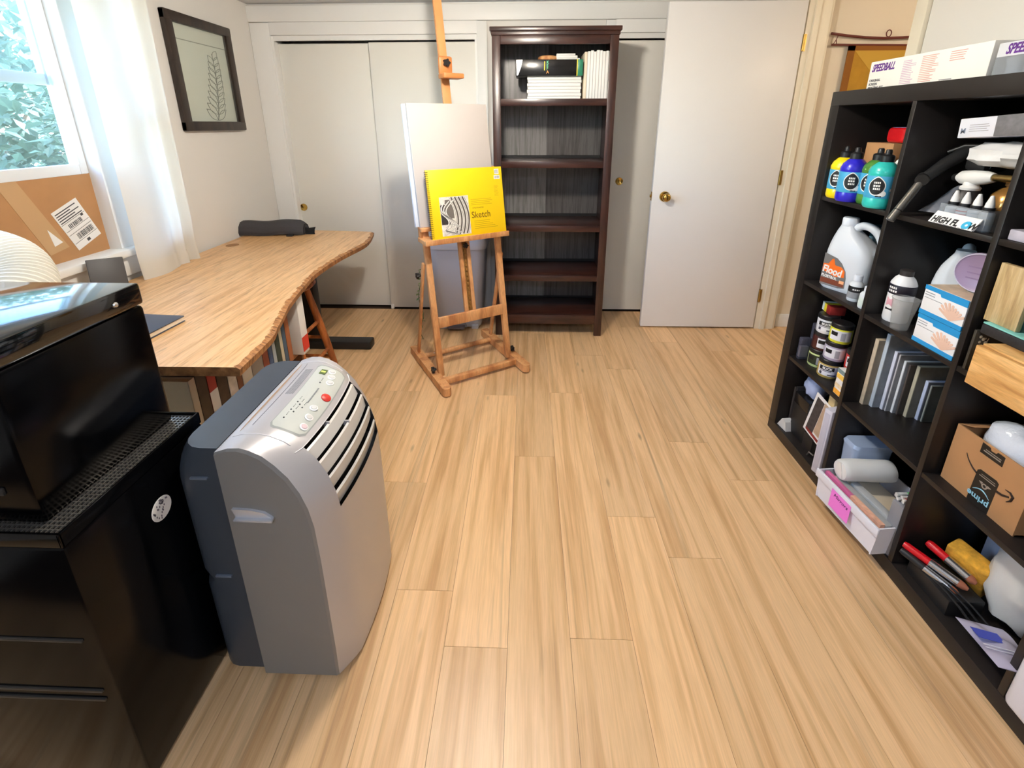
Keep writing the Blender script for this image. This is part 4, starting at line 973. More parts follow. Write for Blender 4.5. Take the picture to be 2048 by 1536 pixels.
# ================================================================ black cube shelf
m_lam = M('black_brown_laminate', (30, 26, 24), .42, bump=.04, bs=400)
XF, DEP, YN, HS = 1.16, .39, .379, 1.488
YFAR = YN + HS; TB, CE, DV = .05, .335, .016
cs = thing('cube_shelf', 'tall black four by four cube shelf full of art supplies along the right wall', 'shelf', (XF, YFAR, 0))
def cb(nm, x0, x1, y0, y1, z0, z1, bev=.0015):
    p = MB(); p.bbox(x0 - XF, x1 - XF, y0 - YFAR, y1 - YFAR, z0, z1, bev); return p.build(nm, m_lam, cs)
cb('top_board', XF, XF + DEP, YN, YFAR, HS - TB, HS); cb('bottom_board', XF, XF + DEP, YN, YFAR, 0, TB)
cb('side_panel', XF, XF + DEP, YFAR - TB, YFAR, TB, HS - TB); cb('side_panel', XF, XF + DEP, YN, YN + TB, TB, HS - TB)
ZF = [TB + (3 - r) * (CE + DV) for r in range(4)]               # cell floors, top row first
YC = [YFAR - TB - c * (CE + DV) for c in range(4)]              # far side of every column
for c in range(3): cb('divider', XF + .001, XF + DEP - .002, YC[c + 1], YC[c + 1] + DV, TB, HS - TB)
for r in range(3):
    for c in range(4): cb('shelf', XF + .003, XF + DEP - .004, YC[c] - CE, YC[c], ZF[r] - DV, ZF[r])
cb('back_panel', XF + DEP - .004, XF + DEP, YN + .01, YFAR - .01, .01, HS - .01, .0005)
EPS = .0005
Z0, Z1, Z2, Z3 = [z + EPS for z in ZF]
def face(x, y):      # turn local -Y towards the camera
    return math.atan2(-y, -x) + PI / 2
# ---------------------------------------------------------------- row 1, column 1: paint bottles
m_cap = M('cap_black', (28, 28, 30), .4)
m_plab = M('paint_label', (72, 164, 206), .4, var=.08, vs=30)
def paint_bottle(nm, col, x, y, a, label, tone):
    t = thing('paint_bottle', label, 'bottle', (x, y, Z0), a, 'paint bottles on the top left shelf')
    c = M('paint_' + nm, col, .3, coat=.3)
    R_ = .0415
    b = MB(); b.lathe([(0, 0), (.036, 0), (.0405, .006), (R_, .012), (R_, .030), (R_ - .001, .034), (R_ - .001, .106), (R_, .110), (R_ + .0005, .118), (.036, .134), (.024, .147), (.0165, .152), (.0165, .158), (0, .158)], 36); b.build('body', c, t)
    b = MB(); b.lathe([(R_ - .0002, .034), (R_ + .0004, .036), (R_ + .0004, .104), (R_ - .0002, .106)], 40); lb = b.build('label', m_plab, t)
    b = MB(); b.lathe([(.0195, .150), (.0195, .168), (.016, .172), (.010, .174), (.009, .186), (.0065, .190), (0, .190)], 24); b.build('cap', m_cap, t)
    drop = [(.021 * math.cos(q) * (1 if math.sin(q) < 0 else (1 - .45 * math.sin(q) ** 2)), .028 * math.sin(q)) for q in [2 * PI * i / 28 for i in range(28)]]
    b = patch_cyl([(p[0] * 1.14, p[1] * 1.12) for p in drop], R_, .074, -.35, .0008); b.build('emblem_outline', WHITE, lb)
    b = patch_cyl(drop, R_, .074, -.35, .0012); b.build('emblem', BLACKP, lb)
    marks_cyl(WHITE, lb, R_ + .0014, .075, -.35, 3, .011, .015, 4)['kind'] = 'stuff'
    b = patch_cyl(oval(.012, .010), R_, .050, .05, .0008); b.build('white_blob', WHITE, lb)
    b = patch_cyl(rect(-.009, .009, -.004, .004), R_, .062, .75, .0008); b.build('barcode', WHITE, lb)
    b = patch_cyl(rect(-.008, .008, -.002, .002), R_, .041, -.12, .0012); b.build('name_tag', BLACKP, lb)
    return t
paint_bottle('yellow', (244, 214, 16), 1.196, 1.772, face(1.2, 1.76) - .1, 'bright yellow paint bottle at the far end of the top shelf', 0)
paint_bottle('blue', (40, 34, 190), 1.178, 1.69, face(1.2, 1.68) + .35, 'ultramarine blue paint bottle beside the yellow one', 0)
paint_bottle('green', (74, 130, 50), 1.215, 1.632, face(1.2, 1.61) - .1, 'leaf green paint bottle between the blue and turquoise ones', 0)
paint_bottle('turquoise', (46, 188, 178), 1.182, 1.553, face(1.2, 1.54) + .1, 'turquoise paint bottle nearest the divider', 0)
t = thing('spray_bottle', 'white squeeze bottle standing behind the turquoise paint', 'bottle', (1.282, 1.588, Z0), R0)
b = MB(); b.lathe([(0, 0), (.038, 0), (.04, .01), (.04, .13), (.034, .15), (.02, .165), (.016, .17), (0, .17)], 28); b.build('body', WHITE, t)
b = MB(); b.lathe([(.018, .168), (.018, .195), (.014, .20), (0, .20)], 20); b.build('cap', WHITE, t)
b = patch_cyl(rect(-.02, .02, -.035, .035), .04, .09, -.2, .0008); b.build('label', M('pale_label', (226, 222, 214), .5, var=.1, vs=60), t)
t = thing('cardboard_carton', 'plain brown cardboard carton behind the green paint bottle', 'box', (1.292, 1.71, Z0), R0)
b = MB(); b.bbox(-.065, .065, -.03, .14, 0, .2045, .002); b.build('carton', m_card, t)
b = MB(); b.box(-.004, .003, -.0306, .14, .2046, .2052); b.build('tape', MATS['packing_tape'], t)
t = thing('red_bottle', 'red bottle with blue label lying on the brown carton', 'bottle', (1.298, 1.668, Z0 + .2055), R0)
b = MB(); loft(b, [(0, rrect(.035, .02, .012)), (.006, rrect(.045, .025, .016)), (.12, rrect(.045, .025, .016)), (.13, rrect(.03, .02, .014)), (.15, rrect(.014, .014, .012))]); b.xf(Matrix.Translation((0, -.02, .0265)) @ Matrix.Rotation(-PI / 2, 4, 'X')); b.build('body', M('bottle_red', (196, 20, 28), .28, coat=.3), t)
b = MB(); b.bbox(-.03, .03, -.012, .07, .0505, .0525, .0008); b.build('label', M('label_sky', (84, 170, 226), .4, var=.06, vs=50), t)
b = MB(); b.tube([(0, .12, .0265), (0, .155, .0265)], .016, 14); b.build('cap', WHITE, t)
for k in range(2):
    t = tag(MB().lathe([(0, 0), (.024, 0), (.026, .004), (.03, .05), (.0295, .05), (.0245, .005), (0, .004)], 24).build('dark_cup', M('smoky_blue_glass', (70, 84, 100), .12, alpha=.85), None, (1.345, 1.512, Z0 + .165 + .052 * k), rz=0), ('lower' if k == 0 else 'upper') + ' small smoky blue cup stacked in the top corner behind the white bottle', 'cup', 'smoky cups stacked in the corner')
t = tag(MB().bbox(-.035, .035, -.028, .028, 0, .164, .003).build('dark_box', m_blk, None, (1.36, 1.513, Z0), rz=0), 'narrow black box behind the white squeeze bottle', 'box')
# ---------------------------------------------------------------- row 1, column 2
t = thing('clamp_lamp', 'black jointed clamp arm with a grey metal rod sticking out of the top shelf', 'lamp', (0, 0, 0))
tip, jt, en = Vector((1.128, 1.414, 1.0875)), Vector((1.205, 1.427, 1.210)), Vector((1.315, 1.428, 1.290))
b = MB(); b.tube([tip, tip.lerp(jt, .2), jt], .0115, 14); b.build('rod', M('rod_grey', (120, 118, 112), .35, metal=.8), t)
b = MB(); dr = (jt - tip).normalized(); b.tube([tip + dr * .034, tip + dr * .037], .0122, 14); b.build('rod_ring', m_blk, t)
b = MB(); b.tube([jt + Vector((-.012, -.012, .0)), jt + Vector((.012, .012, .006))], .017, 16); b.build('joint', m_blk, t)
b = MB(); b.tube([jt, jt.lerp(en, .5) + Vector((0, 0, .008)), en], [.015, .018, .022], 14); b.build('arm', M('arm_black', (24, 24, 25), .55), t)
b = MB(); b.tube([en + Vector((-.03, .03, .0)), en + Vector((-.01, 0, .02)), en + Vector((.01, -.05, .022)), en + Vector((.01, -.09, .006)), en + Vector((.0, -.085, -.04)), en + Vector((-.005, -.04, -.03))], .0055, 10); b.build('clamp_loop', m_blk, t)
b = MB(); b.bbox(en.x - .02, en.x + .05, en.y - .085, en.y - .02, en.z - .05, en.z + .005, .012); b.build('clamp_body', MATS['arm_black'], t)
b = MB(); b.bbox(1.36, 1.42, 1.39, 1.45, Z0, Z0 + .02, .004); b.tube([(1.39, 1.42, Z0 + .01), (1.37, 1.425, 1.2), (1.33, 1.428, 1.285)], .012, 12); b.build('stand', m_blk, t)
t = tag(MB().grid(lambda u, v: (1.215 + .055 * v + .018 * math.sin(PI * u), 1.425 - .085 * u, Z0 + .012 + .085 * v * (1 - .55 * (2 * u - 1) ** 2)), 16, 8).build('foil_sheet', M('foil_sheet', (168, 172, 184), .25, metal=.7), None), 'curled shiny silver sheet leaning under the clamp arm', 'sheet')
# gas torch on a black can
t = thing('gas_torch', 'white gas torch with brass nozzle on a black can', 'torch', (1.275, 1.345, Z0), R0)
b = MB(); b.lathe([(0, 0), (.030, 0), (.032, .006), (.032, .075), (.022, .088), (0, .088)], 26); b.build('can', m_blk, t)
b = MB(); b.lathe([(.022, .086), (.024, .094), (.018, .100), (.017, .112), (0, .112)], 22); b.build('collar', M('torch_white', (230, 228, 224), .35), t)
b = MB(); b.tube([(-.045, 0, .118), (-.03, 0, .12), (0, 0, .122), (.04, 0, .126), (.06, 0, .128)], [.010, .019, .021, .018, .012], 18); b.build('torch_body', MATS['torch_white'], t)
b = MB(); b.tube([(.058, 0, .128), (.12, 0, .130)], .0095, 14); b.build('nozzle', M('nozzle_brass', (196, 170, 110), .25, metal=1), t)
b = MB(); b.tube([(-.056, 0, .117), (-.044, 0, .118)], .011, 14); b.build('dial', m_blk, t)
b = MB(); b.tube([(.118, 0, .130), (.132, 0, .134)], .0125, 14); b.build('nozzle_tip', m_steel, t)
t = thing('bronze_bottle', 'round bronze glass bottle behind the pointed paint bottles', 'bottle', (1.315, 1.262, Z0), R0)
b = MB(); b.lathe([(0, 0), (.03, .002), (.042, .02), (.047, .05), (.042, .082), (.026, .100), (.018, .104), (.018, .115), (0, .115)], 30); b.build('body', M('bronze_glass', (168, 122, 62), .18, metal=.5), t)
b = MB(); b.lathe([(.021, .108), (.021, .124), (.012, .13), (0, .13)], 20); b.build('stopper', M('bronze_dark', (128, 92, 50), .4), t)
# four pointed bottles in a clear pack
hf = thing('acrylic_set', 'clear pack of four pointed acrylic bottles at the front of the top shelf', 'paint set', (1.168, 1.243, Z0), R0)
for k, cl in enumerate(((210, 210, 212), (206, 66, 66), (190, 196, 200), (228, 222, 210))):
    x = -.051 + .033 * k; y = .028
    b = MB(); b.lathe([(0, .002), (.0145, .002), (.0155, .006), (.0155, .045), (.011, .052), (0, .052)], 20, c=(x, y, 0)); bo = b.build('small_bottle', M('mini_paint_%d' % k, (220, 218, 216), .4), hf)
    b = MB(); b.lathe([(.0157, .040), (.0157, .043)], 20, c=(x, y, 0)); b.lathe([(.0157, .018), (.0157, .034)], 20, c=(x, y, 0)); b.build('band', M('mini_band_%d' % k, cl, .4), bo)
    b = MB(); b.lathe([(.0125, .05), (.0125, .062), (0, .062)], 18, c=(x, y, 0)); b.build('ring', m_cap, bo)
    b = MB(); b.lathe([(.010, .062), (.009, .072), (.0035, .092), (0, .093)], 16, c=(x, y, 0)); b.build('tip', WHITE, bo)
b = MB(); b.prism([(.0, .004), (.006, .004), (.022, .034), (.020, .035)], -.072, .062, 'x'); cd = b.build('card', M('set_card', (236, 234, 230), .5), hf)
cd.location = (0, -.012, -.002)
tl = math.atan2(.031, .020)
text('HIGH FL', .0255, BLACKP, cd, (-.067, .0021, .0072), rot=(tl, 0, 0), bold=.0011, sx=.86); text('O', .0255, M('flow_blue', (60, 176, 216), .4), cd, (.026, .0021, .0072), rot=(tl, 0, 0), bold=.003); text('W', .0255, BLACKP, cd, (.043, .0021, .0072), rot=(tl, 0, 0), bold=.0011, sx=.86)
b = MB()
for k in range(9): b.box(-.055 + .011 * k, -.048 + .011 * k, -.0012, -.0008, .0035, .006)
b.build('card_print', GREYP, cd)
b = MB(); b.box(-.072, .066, .011, .0115, .0, .055); b.box(-.072, .066, .0455, .046, .0, .055); b.box(-.0725, -.072, .011, .046, .0, .055); b.box(.066, .0665, .011, .046, .0, .055); b.build('clear_wrap', glassy('clear_plastic', (232, 236, 240), .82, .1), hf)
# bag and box high in the cell
def crumple(name, label, cat, c, ext, m_, seed, amp=.16, rz=0, n=26, part='film'):
    r = random.Random(seed); ph = [(r.uniform(2, 9), r.uniform(2, 9), r.uniform(2, 9), r.uniform(0, 6)) for _ in range(9)]
    t = thing(name, label, cat, c, rz); b = MB()
    b.sphere((0, 0, 0), 1, n)
    for i, v in enumerate(b.v):
        d = sum(math.sin(a * v[0] + p) * math.sin(q * v[1] + p * 2) * math.cos(s_ * v[2]) for a, q, s_, p in ph) / 3
        f = 1 + amp * d
        sq = max(abs(v[0]), abs(v[1]), abs(v[2])); g = .75 + .25 / max(sq, .5) * .8
        b.v[i] = (v[0] * ext[0] * f * g, v[1] * ext[1] * f * g, max(-ext[2] * .98, v[2] * ext[2] * f * g) + ext[2])
    b.build(part, m_, t)
    return t
m_film = M('white_film', (226, 226, 226), .28, bump=.5, bs=45)
crumple('plastic_bag', 'crumpled white plastic bag stuffed behind the gas torch', 'bag', (1.30, 1.268, Z0 + .150), (.075, .115, .038), m_film, 5, .2)
t = thing('white_box', 'long white box with a printed end lying on the plastic bag', 'box', (1.30, 1.285, Z0 + .236), R0, rot=(0, -.07, R0))
b = MB(); b.bbox(-.09, .10, -.075, .10, 0, .052, .002); b.build('box', M('cool_white_card', (220, 222, 232), .5), t)
b = MB(); b.bbox(.012, .1005, -.0755, .1005, .0, .0525, .0015); b.build('grey_sleeve', M('grey_card', (112, 112, 116), .6, var=.15, vs=60), t)
text('M', .020, M('steel_blue_print', (120, 130, 150), .5), t, (-.083, -.0755, .012), bold=.0004)
b = MB(); lines(b, -.058, .0, .014, .036, 4, -.0752, .25, seed=4); b.build('fine_print', GREYP, t)
# ---------------------------------------------------------------- row 1, column 3
t = thing('flat_case', 'flat lilac-grey case at the bottom of the shelf by the picture edge', 'case', (1.27, 1.005, Z0), R0)
b = MB(); b.bbox(-.10, .13, -.10, .10, 0, .026, .003); b.build('case', M('lilac_grey', (182, 178, 190), .35, var=.15, vs=30), t)
b = MB(); b.bbox(-.012, .012, -.104, -.098, .008, .018, .002); b.build('clasp', M('clasp_white', (230, 230, 232), .4), t)
t = thing('pencil_tin', 'black tin with white lettering lying on the lilac-grey case', 'tin', (1.27, 1.0, Z0 + .0265), R0)
b = MB(); b.bbox(-.085, .12, -.09, .09, 0, .016, .003); b.build('base', m_blk, t)
b = MB(); b.bbox(-.085, .12, -.09, .09, .0165, .022, .002); b.build('lid', M('tin_lid', (206, 210, 200), .4), t)
text('ARTEZA', .014, WHITE, t, (-.078, -.0905, .002), bold=.0006, sx=1.1)
t = tag(MB().bbox(-.05, .07, -.02, .02, 0, .16, .002).build('dark_carton', m_blk, None, (1.44, 1.04, Z0), rz=R0), 'black carton at the back of the third top cell', 'box')
# ---------------------------------------------------------------- row 2, column 1: jug and small bottles
m_jug = M('jug_white', (232, 236, 240), .35, transl=.15)
def jug(name, label, loc, rz, hgt=.29, cap=True, m_=m_jug):
    t = thing(name, label, 'jug', loc, rz); s = hgt / .29
    b = MB(); secs = []
    for z, hw, hd, cx in ((0, .078, .052, 0), (.006, .084, .056, 0), (.02, .085, .057, 0), (.12, .085, .057, 0), (.15, .084, .056, 0), (.18, .072, .052, -.008), (.205, .055, .046, -.020), (.23, .036, .034, -.034), (.25, .024, .024, -.040), (.262, .022, .022, -.040)):
        secs.append((z * s, [(x * s + cx * s, y * s) for x, y in rrect(hw, hd, min(hw, hd) * .62)]))
    loft(b, secs)
    b.build('body', m_, t)
    b = MB(); b.tube(spline([Vector(p) * s for p in ((-.020, 0, .238), (.008, 0, .258), (.045, 0, .252), (.076, 0, .222), (.088, 0, .175), (.080, 0, .125), (.060, 0, .105))], 6), [.015 * s] * 37, 12); b.build('handle', m_, t)
    if cap:
        b = MB(); b.lathe([(.026, .250), (.027, .254), (.027, .278), (.024, .282), (0, .282)], 28, c=(-.040, 0, 0)); b.v = [(x * s, y * s, z * s) for x, y, z in b.v]; b.build('cap', M('cap_white', (226, 232, 240), .4), t)
    return t
t = jug('paint_additive_jug', 'large white jug with an orange label on the second shelf', (1.258, 1.70, Z1), R0 + .42, .288)
def front(x): return -.0575 - .0008
b = MB(); lp = [(-.072, .014), (.0, .014), (.022, .02), (.020, .060), (.014, .085), (-.004, .112), (-.024, .128), (-.072, .140)]
b.prism(lp, -.0584, -.0574, 'y'); lab_ = b.build('label', M('label_grey', (112, 110, 108), .45), t)
b = MB(); b.prism([(-.070, .070), (-.070, .098), (-.052, .100), (-.040, .122), (-.034, .124), (-.026, .100), (-.002, .098), (.012, .086), (.014, .060), (-.02, .056)], -.0590, -.0584, 'y'); b.build('orange_field', M('label_orange', (240, 112, 28), .4), lab_)
b = MB(); b.box(-.071, .018, -.0590, -.0584, .022, .042); b.build('brown_field', M('label_brown', (120, 58, 34), .5), lab_)
text('Flood', .040, WHITE, lab_, (-.070, -.0592, .066), rot=(PI / 2, .10, 0), bold=.0012, sx=.80)
text('FLOETROL', .0145, WHITE, lab_, (-.070, -.0592, .047), rot=(PI / 2, .06, 0), bold=.0006, sx=.85)
b = MB(); b.box(.0, .018, -.0594, -.0588, .034, .046); b.build('peach_field', M('label_peach', (246, 180, 130), .5), lab_)
b = MB(); lines(b, -.066, .0, .016, .021, 1, -.0586, .4); b.build('label_lines', GREYP, lab_)
def small_bottle(name, label, loc, r, h, capc, bands, group=None):
    t = thing(name, label, 'bottle', loc, face(loc[0], loc[1]), group)
    b = MB(); b.lathe([(0, 0), (r * .92, 0), (r, .004), (r, h * .62), (r * .85, h * .70), (r * .55, h * .76), (r * .52, h * .80), (0, h * .80)], 26); b.build('body', M('milky_bottle', (222, 226, 228), .35), t)
    b = MB(); b.lathe([(r * .62, h * .78), (r * .62, h * .97), (r * .5, h), (0, h)], 20); b.build('cap', capc, t)
    for z0, z1, m_ in bands: MB().lathe([(r + .0002, z0 * h), (r + .0007, z0 * h + .0005), (r + .0007, z1 * h - .0005), (r + .0002, z1 * h)], 26).build('label_band', m_, t)
    return t
capw = MATS['cap_white']; m_gl = M('label_mid_grey', (150, 152, 154), .5, var=.08, vs=80)
t = small_bottle('gesso_bottle', 'small white bottle with a black and grey label in front of the jug', (1.208, 1.588, Z1), .0225, .098, capw, [(.36, .58, BLACKP), (.12, .36, m_gl)])
marks_cyl(WHITE, t, .0234, .046, .0, 1, .012, .004, 3)['kind'] = 'stuff'
small_bottle('glue_bottle', 'plain small white bottle at the shelf edge next to the divider', (1.198, 1.513, Z1), .0235, .080, capw, [(.1, .5, M('label_pale_green', (214, 226, 218), .5, var=.06, vs=50))])
t = small_bottle('medium_bottle', 'small white bottle with a dark band behind the plain one', (1.275, 1.535, Z1), .025, .128, capw, [(.44, .56, BLACKP), (.14, .36, M('label_cream', (226, 226, 220), .5))])
for k in range(3):
    b = MB(); b.bbox(-.052, .052, -.05, .05, 0, .044, .003); tag(b.build('teal_case', M('teal_case_%d' % k, ((38, 92, 98), (120, 150, 158), (30, 66, 74))[k], .35), None, (1.425, 1.755, Z1 + .105 + .0448 * k), rz=R0), ('lowest', 'middle', 'topmost')[k] + ' teal plastic case stacked behind the white jug', 'case', 'teal cases behind the jug')
tag(MB().bbox(-.052, .052, -.05, .05, 0, .1045, .003).build('grey_carton', M('carton_dark_grey', (70, 70, 72), .6), None, (1.425, 1.755, Z1), rz=R0), 'dark grey carton under the teal cases', 'box')  # one even dark grey
# ---------------------------------------------------------------- row 2, column 2
t = thing('resin_bottle', 'white bottle with black label bands beside the clear cups', 'bottle', (1.222, 1.412, Z1), face(1.2, 1.4))
R_ = .0345
b = MB(); b.lathe([(0, 0), (R_ * .94, 0), (R_, .006), (R_, .128), (R_ - .002, .134), (R_ - .008, .146), (.018, .155), (.016, .158), (0, .158)], 32); b.build('body', M('resin_white', (240, 238, 236), .35), t)
b = MB(); b.lathe([(.0185, .156), (.0185, .172), (.013, .175), (.009, .176), (0, .176)], 22); b.build('cap', M('cap_smoke', (52, 48, 46), .4), t)
b = MB(); b.lathe([(R_ + .0003, .094), (R_ + .0009, .095), (R_ + .0009, .125), (R_ + .0003, .126)], 32); lb = b.build('label', M('label_navy', (26, 24, 38), .45), t)
marks_cyl(WHITE, lb, R_ + .0009, .110, -.75, 2, .014, .011, 6)['kind'] = 'stuff'
patch_cyl(rect(-.011, .011, -.014, .014), R_, .066, -.75, .0007).build('pink_patch', M('pale_pink', (226, 170, 180), .5), t)
patch_cyl(rect(-.012, .012, -.004, .004), R_, .042, -.7, .0007).build('dark_tag', BLACKP, t)
m_cup = glassy('cup_plastic', (243, 243, 242), .90, .06)
def cup(name, label, loc, s=1.0, rot=None):
    t = thing(name, label, 'cup', loc, 0, 'clear plastic cups', rot)
    b = MB(); b.lathe([(0, .001), (.025 * s, .001), (.027 * s, .004), (.0315 * s, .05), (.033 * s, .052), (.040 * s, .100), (.041 * s, .102), (.0395 * s, .102), (.0322 * s, .054), (.0308 * s, .051), (.026 * s, .005), (0, .003)], 36); b.build('wall', m_cup, t)
    b = MB(); b.tube([(.041 * s * math.cos(a), .041 * s * math.sin(a), .102) for a in [2 * PI * i / 32 for i in range(32)]], .0012, 6, closed=True); b.build('rim', m_cup, t)
    return t
cup('plastic_cup', 'clear plastic cup standing in front of the white resin bottle', (1.182, 1.343, Z1), .86)
cup('plastic_cup', 'second clear plastic cup tucked against the glove boxes', (1.245, 1.310, Z1), .86)
# glove boxes
m_gw = M('glove_white', (238, 237, 236), .45); m_gb2 = M('glove_blue', (42, 148, 208), .4); m_gt = M('glove_tan', (210, 186, 158), .5, var=.12, vs=40)
m_skin = M('glove_skin', (226, 190, 168), .5); 
def glove_box(label, z, dx):
    t = thing('glove_box', label, 'box', (1.166, 1.204 + dx, z), R0, 'glove boxes')
    w, h, d = .067, .0865, .235
    b = MB(); b.bbox(-w, w, 0, d, 0, h, .0015); b.build('carton', m_gw, t)
    b = MB(); b.box(-w - .0003, w + .0003, -.0006, d, .0, .013); b.build('bottom_band', m_gb2, t)
    b = MB(); b.prism([(-w - .0003, h - .012), (-.016, h - .012), (-.012, h - .019), (w + .0003, h - .019), (w + .0003, h + .0003), (-w - .0003, h + .0003)], -.0006, .001, 'y'); b.build('top_band', m_gb2, t)
    b = MB(); b.box(-w + .001, w - .001, .004, d - .003, h, h + .0006); tp = b.build('top_print', m_gt, t)
    b = MB(); b.prism([(.03 * math.cos(a), d / 2 + .06 * math.sin(a)) for a in [2 * PI * i / 24 for i in range(24)]], h + .0006, h + .001); b.build('tear_opening', M('tear_cream', (232, 218, 196), .6), tp)
    # hands fan: each finger is a rounded strip
    for q in range(9):
        a = math.radians(-62 + q * 15.0); L_ = .040 + .006 * math.sin(q * .8); base = (.030, .016); tipx, tipz = base[0] + math.sin(a) * L_, base[1] + math.cos(a) * L_
        nx, nz = math.cos(a) * .0036, -math.sin(a) * .0036; pts = [(base[0] - nx * .7, base[1] - nz * .7), (tipx - nx, tipz - nz)] + [(tipx - nx * math.cos(e) + math.sin(a) * .004 * math.sin(e), tipz - nz * math.cos(e) + math.cos(a) * .004 * math.sin(e)) for e in (.8, 1.57, 2.34)] + [(tipx + nx, tipz + nz), (base[0] + nx * .7, base[1] + nz * .7)]
        pts = [(min(w, x), max(.0135, zz)) for x, zz in pts]
        MB().prism(pts, -.0007 - .00004 * q, .0, 'y').build('printed_finger', m_skin, t)
    b = MB(); lines(b, -w + .005, -.012, h - .030, h - .016, 2, -.0002, .3, seed=2); b.box(-w + .005, -.005, -.0006, 0, h - .036, h - .0345); b.build('fine_print', GREYP, t)
    return t
glove_box('lower white and blue glove box printed with fanned hands', Z1, .0)
glove_box('upper white and blue glove box printed with fanned hands', Z1 + .088, .002)
jug('white_jug', 'plain white handled jug behind the clear cups', (1.350, 1.372, Z1), R0 + 2.3, .285, False)
t = thing('lidded_tub', 'translucent tub with a round purple lid lying on the glove boxes', 'tub', (1.235, 1.202, Z1 + .1766 + .0562), R0 + .35)
b = MB(); b.lathe([(.050, 0), (.052, .02), (.046, .13), (.042, .14), (0, .14)], 32); b.xf(Matrix.Rotation(-PI / 2, 4, 'X')); b.build('tub', M('tub_milky', (206, 216, 226), .35), t)
b = MB(); b.lathe([(.055, .006), (.056, 0), (.055, -.008), (.051, -.010), (.047, -.007), (0, -.007)], 36); b.xf(Matrix.Rotation(-PI / 2, 4, 'X')); ld = b.build('lid', M('lid_purple', (160, 138, 168), .35), t)
b = MB(); b.tube([(.0525 * math.cos(a), -.0095, .0525 * math.sin(a)) for a in [2 * PI * i / 36 for i in range(36)]], .0016, 6, closed=True); b.build('lid_rim', M('lid_rim', (206, 200, 216), .3), ld)
b = MB()
for z in (-.02, -.005, .012): b.box(-.026, .026, -.0108, -.0102, z, z + .004)
b.xf(Matrix.Translation((0, .0035, 0))); b.build('lid_text', M('lid_text', (146, 122, 154), .4), ld)
tag(MB().bbox(-.05, .05, -.03, .03, 0, .09, .006).build('sky_blue_box', M('sky_blue_card', (150, 196, 226), .45), None, (1.47, 1.20, Z1 + .1766), rz=R0), 'pale blue box behind the purple-lidded tub', 'box')
# ---------------------------------------------------------------- row 2, column 3
m_obx = wood('oak_box', (232, 184, 118), (220, 168, 100), (196, 140, 78), scale=(1.4, 12, 12), rough=.5, fine=24)
t = thing('wooden_drawer_box', 'pale wooden box jutting out of the second shelf', 'box', (1.105, .92, Z1), R0)
b = MB(); b.bbox(-.112, .112, 0, .014, 0, .104, .002); b.build('front_board', m_obx, t)
b = MB(); b.bbox(-.112, -.10, .014, .28, 0, .100, .002); b.build('side_board', m_obx, t)
b = MB(); b.bbox(.10, .112, .014, .28, 0, .100, .002); b.build('side_board', m_obx, t)
b = MB(); b.bbox(-.112, .112, .28, .294, 0, .100, .002); b.build('back_board', m_obx, t)
b = MB(); b.bbox(-.1, .1, .014, .28, 0, .010, .001); b.build('base_board', m_obx, t)
b = MB(); b.bbox(-.111, .111, .0145, .292, .1005, .108, .0015); b.build('lid', m_obx, t)
t = thing('smoked_sheet', 'smoked clear sheet with pressed pale flowers beside the wooden box', 'sheet', (1.163, 1.0985, Z1), R0)
b = MB(); b.bbox(-.0035, .0035, 0, .16, 0, .112, .0008); b.build('sheet', M('smoked_acrylic', (74, 70, 62), .25, alpha=.9), t)
m_fl = M('pressed_flower', (196, 186, 158), .6); rf = random.Random(12)
b = MB()
for q in range(9): b.sphere((.0042, .03 + rf.uniform(-.018, .02), .055 + rf.uniform(-.02, .045)), rf.uniform(.003, .006), 8, sc=(.25, 1, 1))
b.tube([(.0042, .03, .02), (.0042, .026, .055), (.0042, .035, .09)], .0009, 5); b.build('flowers', m_fl, t)
t = thing('teal_top_box', 'black box with a pale turquoise lid behind the smoked sheet', 'box', (1.24, 1.035, Z1 + .1088), R0)
b = MB(); b.bbox(-.056, .075, -.075, .09, 0, .026, .003); b.build('base', M('speckled_black', (40, 40, 42), .5, var=.3, vs=120), t)
b = MB(); b.bbox(-.056, .070, -.074, .088, .0262, .031, .002); b.build('lid', M('turquoise_card', (132, 200, 190), .5), t)
b = MB(); b.bbox(-.006, .014, -.02, .0, .0311, .0316, .0001); b.build('lid_print', WHITE, t)
t = thing('bamboo_board', 'upright pale bamboo board on the turquoise lid', 'board', (1.178, 1.062, Z1 + .1404), R0)
b = MB(); b.bbox(-.042, .036, 0, .013, 0, .152, .0015); b.build('board', wood('pale_bamboo', (206, 182, 136), (194, 166, 118), (166, 136, 92), scale=(14, 14, 1.4), rough=.5, fine=24), t)
b = MB(); b.bbox(-.043, -.0415, 0, .013, 0, .152, .0005); b.build('edge_band', M('board_edge', (224, 190, 130), .5), t)
t = thing('black_reel', 'fuzzy black reel standing on the wooden box at the picture edge', 'reel', (1.165, .93, Z1 + .1088), R0)
b = MB(); b.tube([(-.004, 0, .062), (.045, 0, .062)], .060, 28); b.build('rim', M('fuzzy_black', (34, 33, 33), .95, bump=.6, bs=500), t)
b = MB(); b.tube([(-.008, 0, .062), (.05, 0, .062)], .03, 20); b.build('hub', M('reel_teal', (110, 160, 150), .5), t)
